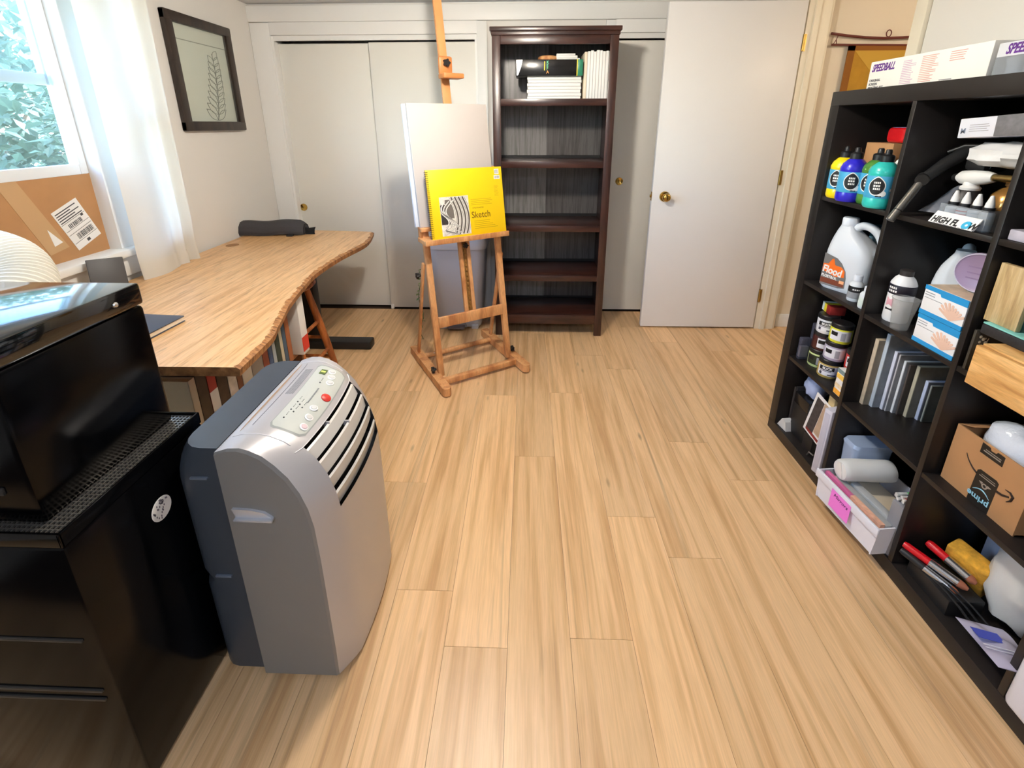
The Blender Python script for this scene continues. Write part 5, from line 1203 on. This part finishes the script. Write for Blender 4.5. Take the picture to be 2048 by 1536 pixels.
# ---------------------------------------------------------------- row 3, column 1: jars
m_jl = M('jar_label', (232, 232, 236), .45)
def jar(label, loc, col, lid, brand=True, a=0, dark=False):
    t = thing('paint_jar', label, 'jar', loc, face(loc[0], loc[1]) + a, 'paint jars on the third shelf'); r = .0375; h = .078
    key = '%d_%d_%d' % col
    b = MB(); b.lathe([(0, 0), (r * .95, 0), (r, .004), (r, .056), (r * .96, .060), (0, .060)], 30); b.build('body', M('jar_' + key, col, .35), t)
    b = MB(); b.lathe([(r * 1.01, .0595), (r * 1.01, .074), (r * .93, h - .0006), (0, h - .0006)], 30); b.build('lid', lid, t)
    lo = patch_cyl(rect(-.034, .034, -.020, .020), r, .032, 0, .0006)
    lo = MB(); lo.lathe([(r + .0002, .011), (r + .0006, .0115), (r + .0006, .052), (r + .0002, .0525)], 14, a0=-1.0, a1=1.0); l = lo.build('label', M('jar_dark_label', (44, 52, 30), .45) if dark else m_jl, t)
    if brand:
        bl = MB(); bl.lathe([(r + .0008, .034), (r + .0010, .0345), (r + .0010, .0505), (r + .0008, .051)], 10, a0=-.85, a1=.55); bl.build('label_block', BLACKP, l)
        text_cyl('BLICK', .0125, WHITE, l, r + .0010, .0385, -.1, bold=.0006)
        bl = MB(); bl.lathe([(r + .0008, .029), (r + .0010, .0315)], 10, a0=-.85, a1=.3); bl.lathe([(r + .0008, .014), (r + .0010, .019)], 10, a0=.0, a1=.8); bl.lathe([(r + .0008, .014), (r + .0010, .026)], 5, a0=-.8, a1=-.55); bl.build('label_lines', M('jar_print', (70, 70, 84), .5), l)
    else:
        bl = MB(); bl.lathe([(r + .0008, .03), (r + .0010, .046)], 8, a0=-.9, a1=-.25); bl.build('label_block', BLACKP, l)
        bl = MB(); bl.lathe([(r + .0008, .014), (r + .0010, .046)], 6, a0=.05, a1=.45); bl.build('barcode', M('barcode_grey', (168, 170, 178), .5), l)
    return t
JH = .0782
XA, YA = 1.237, 1.738; XB, YB_ = 1.238, 1.650; XC, YCc = 1.262, 1.567
jar('black and green labelled jar at the bottom of the far stack', (XA, YA, Z2), (206, 220, 150), m_cap, False, -.2, True)
jar('dark red-brown jar in the middle of the far stack', (XA + .003, YA + .001, Z2 + JH), (70, 32, 30), m_cap, False, .5)
jar('white jar with black lid on top of the far stack', (XA + .002, YA - .006, Z2 + 2 * JH), (226, 226, 228), m_cap, True)
jar('white jar with mustard band at the bottom of the middle stack', (XB - .012, YB_ + .004, Z2), (196, 168, 90), m_cap, True)
jar('lilac grey jar in the middle of the centre stack', (XB - .004, YB_ + .002, Z2 + JH), (186, 176, 196), m_cap, False)
jar('yellow jar with black lid on top of the centre stack', (XB, YB_ - .002, Z2 + 2 * JH), (226, 224, 60), m_cap, False)
jar('blue jar at the bottom of the stack nearest the divider', (XC, YCc, Z2), (50, 96, 176), m_cap, True)
jar('jar with a red rim on the blue jar nearest the divider', (XC, YCc, Z2 + JH), (200, 50, 44), m_cap, False)
t = thing('medicine_box', 'small white and yellow box with a red end lying on the far jar stack', 'box', (1.262, 1.752, Z2 + 3 * JH), R0 - .2)
b = MB(); b.bbox(-.030, .040, -.028, .028, 0, .034, .001); b.build('carton', M('carton_red', (150, 44, 40), .45), t)
b = MB(); b.box(-.0305, -.012, -.0286, .0286, -.0001, .0345); b.build('white_end', M('mint_white', (222, 232, 224), .5), t)
b = MB(); b.box(-.012, .008, -.0287, .0287, -.0001, .0346); b.build('yellow_band', MATS['yellow_card'], t)
t = thing('tube_box', 'slim white and yellow printed box standing at the front of the jar shelf', 'box', (1.185, 1.511, Z2), R0 - .05)
b = MB(); b.bbox(-.019, .019, -.015, .03, 0, .105, .001); b.build('carton', M('tube_white', (236, 232, 226), .5), t)
for k, (z0, z1, c_) in enumerate(((.002, .022, (240, 170, 60)), (.03, .045, (232, 210, 170)), (.066, .085, (246, 200, 90)), (.088, .104, (120, 140, 140)))): MB().box(-.0194, .0194, -.0155, .0302, z0, z1).build('colour_band', M('tube_band_%d' % k, c_, .5, var=.15, vs=60), t)
for k, (x, y, z, h, w) in enumerate(((1.20, 1.788, 0, .10, .022), (1.245, 1.792, 0, .165, .02), (1.30, 1.785, 0, .235, .024))):
    t = thing('clear_pack', ('shortest', 'middle', 'tallest')[k] + ' clear grey plastic pack standing against the far side of the jar shelf', 'pack', (x, y, Z2), R0, 'clear packs beside the jars')
    b = MB(); b.bbox(-w / 2, w / 2, -.02, .02, 0, h, .004); b.build('shell', M('clear_grey_pack', (96, 96, 110), .15, alpha=.6), t)
    b = MB(); b.box(-w / 2 + .004, w / 2 - .004, -.016, .016, .01, h * .6); b.build('insert', M('pack_insert', (150, 148, 158), .5), t)
tag(MB().bbox(-.085, .075, -.006, .006, 0, .27, .001).build('beige_board', M('beige_board', (186, 176, 158), .7), None, (1.40, 1.63, Z2), rz=R0), 'beige board standing behind the jars', 'board')
tag(MB().bbox(-.06, .03, -.03, .03, 0, .19, .002).build('dark_violet_box', M('dark_violet', (40, 32, 54), .5), None, (1.345, 1.555, Z2), rz=R0), 'dark violet box behind the red-rimmed jar', 'box')
# ---------------------------------------------------------------- row 3, column 2: panels standing like books
pn = [((208, 188, 158), 1.222, 1.4565, .016, .258, 'brown textured'), ((192, 202, 210), 1.244, 1.4405, .015, .285, 'tall blue-grey'), ((226, 228, 240), 1.269, 1.4245, .012, .228, 'bright white edged'), ((206, 204, 204), 1.275, 1.4135, .005, .222, 'thin pale grey'),
      ((232, 234, 234), 1.290, 1.4045, .009, .203, 'short white edged'), ((84, 74, 68), 1.300, 1.3945, .007, .195, 'dark brown'), ((192, 184, 158), 1.318, 1.382, .013, .197, 'buff edged'), ((196, 206, 232), 1.345, 1.3665, .012, .150, 'pale blue edged'),
      ((146, 150, 144), 1.352, 1.355, .006, .140, 'grey-green'), ((150, 152, 142), 1.385, 1.3475, .004, .128, 'thin grey'), ((206, 204, 186), 1.392, 1.341, .005, .124, 'small cream edged')]
for i, (col, x, y, th, h, nm) in enumerate(pn):
    t = thing('small_painting', f'{nm} painted board on the third shelf, {ORD[i]} from the left', 'painting', (x, y, Z2), 0, 'painted boards on the third shelf')
    dd = min(.20, XF + DEP - .006 - x)
    b = MB(); b.bbox(0, dd, -th / 2 + .0004, th / 2 - .0004, 0, h, .001); b.build('board', M('panel_edge_%d' % i, col, .6, var=.12 if i == 0 else .03, vs=40), t)
    b = MB(); b.box(.002, dd - .002, -th / 2 - .0001, -th / 2 + .0004, .002, h - .002); b.build('painted_face', M('panel_face_%d' % i, tuple(int(k * .6 + 20) for k in col), .6, var=.2, vs=30), t)
# ---------------------------------------------------------------- row 3, column 3: cardboard box with bubble wrap
t = thing('shipping_box', 'open brown cardboard box with black tape and an arrow mark on the third shelf', 'box', (1.203, 1.0, Z2), R0)
w, h, d = .101, .178, .23
b = MB(); b.box(-w, w, 0, .004, 0, h); b.build('front_wall', m_card, t)
for nm, bx_ in (('side_wall', (-w, -w + .004, .004, d, 0, h)), ('side_wall', (w - .004, w, .004, d, 0, h)), ('back_wall', (-w, w, d - .004, d, 0, h)), ('base', (-w, w, .004, d, 0, .004))): MB().box(*bx_).build(nm, m_card, t)
b = MB(); b.prism([(-w, h), (-w + .03, h + .012), (-w + .034, h + .012), (-w + .004, h - .001)], .01, d - .01, 'y'); b.build('flap', m_card, t)
m_tape = M('black_tape', (30, 28, 26), .35)
b = MB(); b.prism([(-.020, .0), (.036, .0), (.037, .098), (.030, .103), (-.012, .102), (-.018, .096)], -.0008, 0, 'y'); tp = b.build('printed_tape', m_tape, t)
b = MB(); b.prism([(-.028, .145), (.030, .145), (.030, .173), (.012, .1735), (.008, .167), (-.004, .166), (-.008, .173), (-.028, .174)], -.0008, 0, 'y'); t2 = b.build('upper_tape', m_tape, t)
b = MB(); b.box(-.020, .024, -.0012, -.0008, .154, .157); b.box(-.016, .024, -.0012, -.0008, .160, .162); b.build('tape_print', M('tape_print', (150, 140, 128), .5), t2)
m_pb = M('tape_blue', (150, 206, 226), .5)
text('prime', .024, m_pb, tp, (.033, -.0012, .030), rot=(PI / 2, PI, 0), bold=.0005)
b = MB(); b.tube([(-.014 + .044 * q / 10, -.001, .040 - .012 * math.sin(PI * q / 10) * -1) for q in range(11)], [.0005 + .0012 * math.sin(PI * q / 10) for q in range(11)], 5); b.build('curved_mark', m_pb, tp)
b = MB(); b.lathe([(.004, 0), (.0075, 0)], 18); b.xf(Matrix.Translation((.010, -.0012, .066)) @ Matrix.Rotation(PI / 2, 4, 'X')); b.prism([(-.006, .072), (.004, .074), (.002, .066)], -.0014, -.001, 'y'); b.prism([(.016, .074), (.026, .072), (.018, .066)], -.0014, -.001, 'y'); b.build('face_mark', MATS['tape_print'], tp)
b = MB(); b.box(-.010, .032, -.0012, -.0008, .086, .088); b.box(-.006, .030, -.0012, -.0008, .092, .093); b.build('tape_lines', MATS['tape_print'], tp)
m_smile = M('box_print', (44, 30, 22), .6)
b = MB(); b.tube(spline([Vector(p) for p in ((-.056, -.0006, .118), (-.046, -.0006, .104), (-.030, -.0006, .091), (-.018, -.0006, .086))], 5), [.0008 + .0018 * q / 15 for q in range(16)], 6); b.build('smile_mark', m_smile, t)
b = MB(); b.tube([(.038, -.0006, .077), (.052, -.0006, .079), (.066, -.0006, .086)], [.0032, .0028, .0022], 6); b.tube([(.054, -.0006, .098), (.066, -.0006, .099), (.074, -.0006, .093), (.072, -.0006, .080), (.064, -.0006, .070)], [.001, .0024, .0032, .0026, .001], 6); b.build('arrow_mark', m_smile, t)
crumple('bubble_wrap', 'clear bubble wrap bulging out of the brown shipping box', 'bubble wrap', (1.272, .998, Z2 + .085), (.055, .083, .078), M('bubble_wrap', (222, 228, 236), .14, bump=1.0, bs=90), 8, .10)
t = crumple('purple_cloth', 'purple cloth at the back of the brown shipping box', 'cloth', (1.372, .998, Z2 + .09), (.038, .083, .078), M('purple_cloth', (84, 34, 118), .7), 3, .1, part='cloth')
# ---------------------------------------------------------------- row 4, column 1
t = thing('document_case', 'slim translucent white document case standing at the front of the bottom shelf', 'case', (1.152, 1.503, Z3), R0 + .25)
b = MB(); b.bbox(-.0165, .0165, 0, .24, 0, .288, .004); b.build('case', M('case_milky', (206, 204, 214), .4), t)
b = MB(); b.bbox(-.010, .010, -.0012, .001, .02, .272, .0008); b.build('spine_panel', M('case_panel', (192, 190, 202), .4), t)
tag(MB().bbox(-.02, .015, 0, .12, 0, .328, .001).build('wood_block', M('pale_block', (222, 196, 140), .6), None, (1.215, 1.580, Z3), rz=R0), 'pale yellow block sticking up behind the translucent case', 'block')
t = thing('photo_card', 'white-bordered dark photograph leaning behind the translucent case', 'photograph', (1.196, 1.636, Z3 + .0752), R0, rot=(-.06, .12, R0))
b = MB(); b.box(-.045, .055, 0, .001, 0, .19); b.build('paper', WHITE, t)
b = MB(); b.box(-.032, .012, -.0006, 0, .012, .175); b.build('image', M('photo_dark', (62, 58, 60), .4, var=.4, vs=60), t)
b = MB(); b.box(.014, .053, -.0006, 0, .03, .18); b.build('image_tan', M('photo_tan', (190, 164, 138), .5, var=.12, vs=40), t)
b = MB(); b.box(-.03, .053, -.0008, 0, .008, .02); b.build('red_strip', M('photo_red', (140, 44, 40), .5), t)
tag(MB().bbox(-.03, .03, -.03, .05, 0, .074, .002).build('black_book', m_blk, None, (1.222, 1.632, Z3), rz=R0), 'black box at the bottom under the leaning photograph', 'box')
tag(MB().bbox(-.05, .05, 0, .12, 0, .05, .003).build('black_case', m_gb, None, (1.195, 1.722, Z3 + .15), rz=R0), 'black case lying high in the bottom far cell', 'case')
tag(MB().bbox(-.05, .05, 0, .12, 0, .149, .003).build('dark_file_box', m_blk, None, (1.20, 1.722, Z3), rz=R0), 'dark file box under the black case in the bottom far cell', 'box')
crumple('plastic_sleeve', 'pale blue plastic sleeve on the black case in the bottom far cell', 'sleeve', (1.245, 1.722, Z3 + .2005), (.042, .048, .05), M('blue_film', (170, 186, 224), .15, bump=.5, bs=40), 12, .15)
for k in range(2): tag(MB().bbox(-.005, .005, 0, .18, 0, .20 + .01 * k, .001).build('magazine', M('magazine_%d' % k, ((58, 54, 52), (40, 38, 40))[k], .5), None, (1.21, 1.802 - .013 * k, Z3), rz=R0), ('far', 'near')[k] + ' dark magazine standing at the end of the bottom shelf', 'magazine', 'dark magazines on the bottom shelf')
tag(MB().prism([(-.03, 0), (.03, 0), (.018, .04), (-.006, .046)], 0, .05, 'y').build('folded_paper', M('off_white_paper', (206, 206, 204), .7), None, (1.172, 1.782, Z3), rz=R0 + .1), 'small folded white paper at the far bottom corner', 'paper')  # one even off-white
tag(MB().tube([(1.180, 1.60, Z3 + .003), (1.175, 1.585, Z3 + .03), (1.184, 1.57, Z3 + .025)], .003, 8).build('metal_clip', m_steel, None), 'shiny metal clip in front of the leaning photograph', 'clip')
# ---------------------------------------------------------------- row 4, column 2: white bin
t = thing('storage_bin', 'white storage bin with a pink handwritten note on the bottom shelf', 'bin', (1.097, 1.264, Z3), R0 + .10)
w, h, d = .131, .112, .25
m_bw = M('bin_white', (234, 234, 242), .4)
for nm, pts in (('front_wall', None), ):
    b = MB(); b.add([(-w + .008, 0.008, 0), (w - .008, .008, 0), (w, 0, h), (-w, 0, h), (-w + .008, .011, 0), (w - .008, .011, 0), (w - .003, .004, h), (-w + .003, .004, h)], [(0, 1, 2, 3), (4, 5, 6, 7), (0, 1, 5, 4), (3, 2, 6, 7), (0, 3, 7, 4), (1, 2, 6, 5)]); fwall = b.build('front_wall', m_bw, t)
b = MB(); b.bbox(-w - .004, w + .004, -.006, .002, h - .030, h + .002, .003); b.build('rim', m_bw, t)
for s in (-1, 1): b = MB(); b.prism([(s * w, h), (s * (w - .004), h), (s * (w - .012), 0), (s * (w - .008), 0)], .004, d, 'y'); b.build('side_wall', m_bw, t)
b = MB(); b.box(-w, w, d - .004, d, 0, h); b.build('back_wall', m_bw, t)
b = MB(); b.box(-w + .008, w - .008, .01, d, 0, .004); b.build('base', m_bw, t)
b = MB(); b.box(-.052, .032, -.0078, -.0068, .028, h - .012); nt = b.build('sticky_note', M('note_pink', (246, 132, 226), .6), t)
text('Mirrors', .019, M('note_ink', (96, 30, 96), .6), nt, (-.040, -.0082, h - .034), rot=(PI / 2, .05, 0), shear=.2, sx=1.05)
def pack(name, label, x0, x1, y0, y1, z, hh, m_, extra=None):
    t = thing(name, label, 'pack', (1.097, 1.264, z), R0 + .10)
    b = MB(); b.bbox(x0, x1, y0, y1, 0, hh, .003); b.build('pack', m_, t)
    if extra: MB().box(*extra[0]).build('insert', extra[1], t)
    return t
ZB_ = Z3 + .0045
tag(MB().bbox(-.105, .105, .03, .20, 0, .075, .003).build('mirror_box', M('inner_cream', (226, 214, 192), .6), None, (1.097, 1.264, ZB_), rz=R0 + .10), 'cream box lying inside the white storage bin', 'box')
zt = ZB_ + .0756
pack('pink_pack', 'long pink and cream pack along the front of the white bin', -.118, .112, .014, .029, ZB_, .112, M('pink_pack', (206, 104, 150), .4), ((.0, .12, .0135, .0295, .06, .1122), M('pack_flesh', (232, 178, 150), .5, var=.2, vs=50)))
pack('clear_tube_pack', 'long clear plastic sleeve lying across the white bin', -.10, .118, .035, .060, zt, .028, M('clear_sleeve', (186, 190, 190), .15, alpha=.75), ((-.1, .12, .04, .055, .006, .02), M('sleeve_paper', (214, 210, 200), .6)))
pack('silver_strip_pack', 'grey plastic tray lying beside the clear sleeve in the white bin', -.06, .118, .064, .092, zt, .034, M('grey_tray', (176, 178, 178), .25))
t = thing('rolled_film', 'thick roll of white translucent film on the white bin', 'roll', (1.125, 1.352, zt + .0295))
b = MB(); b.tube(spline([Vector(p) for p in ((0, 0, .036), (.05, 0, .037), (.11, -.004, .039), (.17, -.006, .040))], 5), [.032, .036, .0375] + [.038] * 12 + [.036], 26); b.build('roll', M('rolled_film', (226, 226, 222), .28, bump=.3, bs=30), t)
b = MB(); b.prism([(-.020, .012), (.0, .066), (.012, .062), (.018, .02)], -.004, -.0005, 'x'); b.build('folded_end', M('film_fold', (236, 234, 226), .25), t)
t = thing('blue_tub', 'clear bluish plastic tub at the back left of the bottom shelf', 'tub', (1.262, 1.424, Z3), R0)
b = MB(); loft(b, [(0, rrect(.030, .060, .015)), (.19, rrect(.036, .070, .018)), (.20, rrect(.038, .072, .018)), (.212, rrect(.034, .066, .018))]); b.build('tub', M('bluish_tub', (176, 194, 222), .2, alpha=.85), t)
pens = [((206, 74, 66), 'red'), ((40, 72, 190), 'blue'), ((110, 214, 120), 'light green'), ((226, 226, 150), 'pale yellow'), ((28, 26, 28), 'black'), ((60, 150, 140), 'teal')]
for k, (col, nm) in enumerate(pens):
    y = 1.150 + .0135 * (k % 3) + .006 * (k // 3); z = Z3 + .1925 + .0115 * (1 - k // 3)
    t = thing('marker_pen', f'marker pen with a {nm} cap beside the white bin', 'pen', (1.172 + .006 * (k % 2), y, z + .006), .03 * (k - 2), 'marker pens beside the white bin')
    b = MB(); b.tube([(0, 0, .0), (.11, 0, .002)], .0052, 12); b.build('barrel', M('pen_barrel', (216, 216, 212), .4), t)
    b = MB(); b.tube([(.008 + .012 * (k % 3), 0, .0003), (.045 + .012 * (k % 3), 0, .0010)], .0060, 12); b.build('cap', M('pen_%d' % k, col, .4), t)
tag(MB().bbox(-.022, .020, 0, .16, 0, .192, .003).build('pen_box', M('grey_file', (138, 138, 142), .5), None, (1.166, 1.156, Z3), rz=R0), 'grey file box under the marker pens', 'box')
# ---------------------------------------------------------------- row 4, column 3
def brush(label, a, c, hc, rr=.010, grp='paint brushes in the bottom cell'):
    a, c = Vector(a), Vector(c); t = thing('paint_brush', label, 'brush', a, group=grp); d_ = c - a
    b = MB(); b.tube([d_ * 0, d_ * .06, d_ * .42], [rr * .75, rr, rr], 14); b.build('handle', hc, t)
    b = MB(); b.tube([d_ * .42, d_ * .86], rr * 1.02, 14); b.build('ferrule', M('ferrule_silver', (196, 196, 198), .22, metal=.9), t)
    b = MB(); b.tube([d_ * .86, d_ * .93, d_], [rr, rr * .9, rr * .4], 12); b.build('bristles', M('bristle_copper', (170, 104, 76), .7), t)
    return t
m_hr = M('handle_red', (206, 20, 30), .35); m_hk = M('handle_black', (36, 36, 38), .45)
brush('red-handled brush with a silver body lying in the bottom cell', (1.170, 1.106, Z3 + .088), (1.252, .978, Z3 + .070), m_hr, .0115)
brush('black-handled brush with a silver body in front of the red one', (1.158, 1.098, Z3 + .074), (1.232, .978, Z3 + .050), m_hk, .0105)
brush('second red-handled tool lying against the yellow sponge', (1.232, 1.100, Z3 + .104), (1.276, .985, Z3 + .084), m_hr, .0125)
tag(MB().bbox(-.06, .075, -.05, .05, 0, .052, .003).build('dark_tool_case', m_blk, None, (1.235, 1.03, Z3 + .0), rz=R0), 'low black tray under the brushes in the bottom cell', 'tray')
t = thing('sponge', 'coarse yellow sponge block behind the red-handled brushes', 'sponge', (1.318, 1.062, Z3 + .014), 0, rot=(.10, -.25, .30))
b = MB(); b.bbox(-.026, .026, -.060, .040, .0, .125, .008, seg=3); b.build('sponge', M('sponge_yellow', (228, 168, 56), .95, var=.25, vs=60, bump=1.0, bs=70), t)
crumple('white_plastic_bag', 'loose white plastic bag slumped in the bottom cell beside the sponge', 'bag', (1.330, .925, Z3 + .010), (.05, .082, .125), M('bag_film', (228, 230, 226), .3, bump=.4, bs=30), 21, .18)
tag(MB().bbox(-.10, .10, 0, .008, 0, .26, .002).build('white_card', M('blue_white_card', (214, 216, 232), .5), None, (1.40, 1.0, Z3), rz=R0), 'white card standing at the back of the bottom cell', 'card')
rc = random.Random(31)
for k in range(3):
    b = MB(); P_ = [Vector((1.19 + .02 * k, 1.09, Z3 + .006)), Vector((1.195 + .01 * k, 1.02 - .01 * k, Z3 + .05)), Vector((1.19 + .02 * k, .95, Z3 + .052)), Vector((1.215 + .02 * k, .90, Z3 + .03)), Vector((1.26, .855 + .012 * k, Z3 + .02 + .006 * k))]
    P_[1].z = Z3 + .0525 + .004 * k; P_[2].x = 1.20 + .018 * k; b.tube(spline(P_, 8), .0028, 8)
    o = b.build('cable', m_blk, None); tag(o, 'thin black cable looping through the bottom cell, ' + ('nearest the front', 'between two others', 'furthest in')[k], 'cable', 'cables in the bottom cell')
t = thing('zip_bag', 'clear zip bag with a blue label at the front of the bottom cell', 'bag', (1.20, .838, Z3 + .066), 0, rot=(.0, -.30, R0 - .30))
b = MB(); b.grid(lambda u, v: (-.075 + .165 * u, -.05 + .10 * v, .006 * math.sin(u * 9) * math.sin(v * 7) + .010 * math.sin(PI * u) * math.sin(PI * v)), 20, 14); b.grid(lambda u, v: (-.075 + .165 * u, -.05 + .10 * v, -.004 * math.sin(PI * u) * math.sin(PI * v)), 20, 14); b.build('film', M('zip_film', (206, 200, 222), .2, bump=.3, bs=40, alpha=.8), t)
b = MB(); b.box(-.025, .010, -.045, .01, .012, .013); b.build('blue_label', M('zip_blue', (70, 84, 190), .5), t)
b = MB(); b.box(.068, .086, .0, .04, .010, .011); b.build('pink_label', M('zip_pink', (226, 120, 150), .5), t)
b = MB(); b.box(.030, .033, -.048, .048, .011, .0125); b.box(.040, .042, -.048, .048, .010, .0115); b.build('zip_seal', M('zip_seal', (226, 226, 236), .3), t)
# ---------------------------------------------------------------- row 4, column 4
t = thing('white_tub', 'plain white tub at the lower right edge of the picture', 'tub', (1.148, .60, Z3), R0)
b = MB(); b.bbox(-.161, .14, 0, .30, 0, .30, .016, seg=3); b.build('tub', M('tub_white', (232, 232, 240), .4), t)
b = MB(); b.bbox(-.153, .13, -.003, .30, .285, .30, .004); b.build('rim', MATS['tub_white'], t)
# ---------------------------------------------------------------- on top of the shelf
ZT_ = HS + EPS
t = thing('printing_kit_box', 'long white printed kit box with purple lettering on top of the cube shelf', 'box', (1.252, 1.60, ZT_), R0)
w, h = .228, .098
b = MB(); b.bbox(-w, w, 0, .25, 0, h, .002); b.build('carton', M('kit_white', (240, 236, 228), .5), t)
m_pur = M('kit_purple', (98, 44, 138), .45)
text('SPEEDBALL', .034, m_pur, t, (-w + .012, -.0004, h - .034), bold=.0010, shear=.35, sx=.62)
for k, s_ in enumerate(('ORIGINAL', 'SCREEN', 'PRINTING KIT')): text(s_, .0115, M('kit_grey', (90, 86, 92), .5), t, (-w + .010, -.0004, .030 - .0125 * k), bold=.0003)
m_kp = M('kit_print', (216, 160, 150), .6)
b = MB(); lines(b, -.075, -.020, .010, .085, 14, 0, .4, seed=2); b.build('print_column', M('kit_print_lilac', (206, 170, 196), .6), t)
b = MB(); lines(b, .0, .065, .010, .090, 15, 0, .4, seed=3); b.build('print_column', m_kp, t)
b = MB(); lines(b, .10, .17, .060, .090, 5, 0, .35, seed=5); b.build('print_column', m_kp, t)
b = MB(); lines(b, .08, .125, .008, .014, 1, 0, .5); b.build('print_line', GREYP, t)
t = thing('clear_bag_set', 'clear bag of grey tubes with purple lettering beside the white kit box', 'bag', (1.252, 1.255, ZT_), R0)
b = MB(); b.bbox(-.105, .16, 0, .10, 0, .088, .006); b.build('bag', glassy('bag_clear', (226, 230, 236), .7, .08), t)
b = MB(); b.box(-.10, .15, -.0012, -.0004, .052, .086); cd = b.build('header_card', M('header_card', (214, 216, 222), .5), t)
text('SPEEDBALL', .034, m_pur, cd, (-.078, -.0016, .058), bold=.0010, shear=.35, sx=.62)
for k in range(5):
    x = -.072 + .047 * k; b = MB(); b.lathe([(0, 0), (.018, 0), (.0185, .004), (.0185, .034), (.022, .040), (.022, .046), (0, .046)], 22, c=(x, .03, .002)); b.build('grey_tube', M('tube_grey', (170, 174, 180), .3), t)
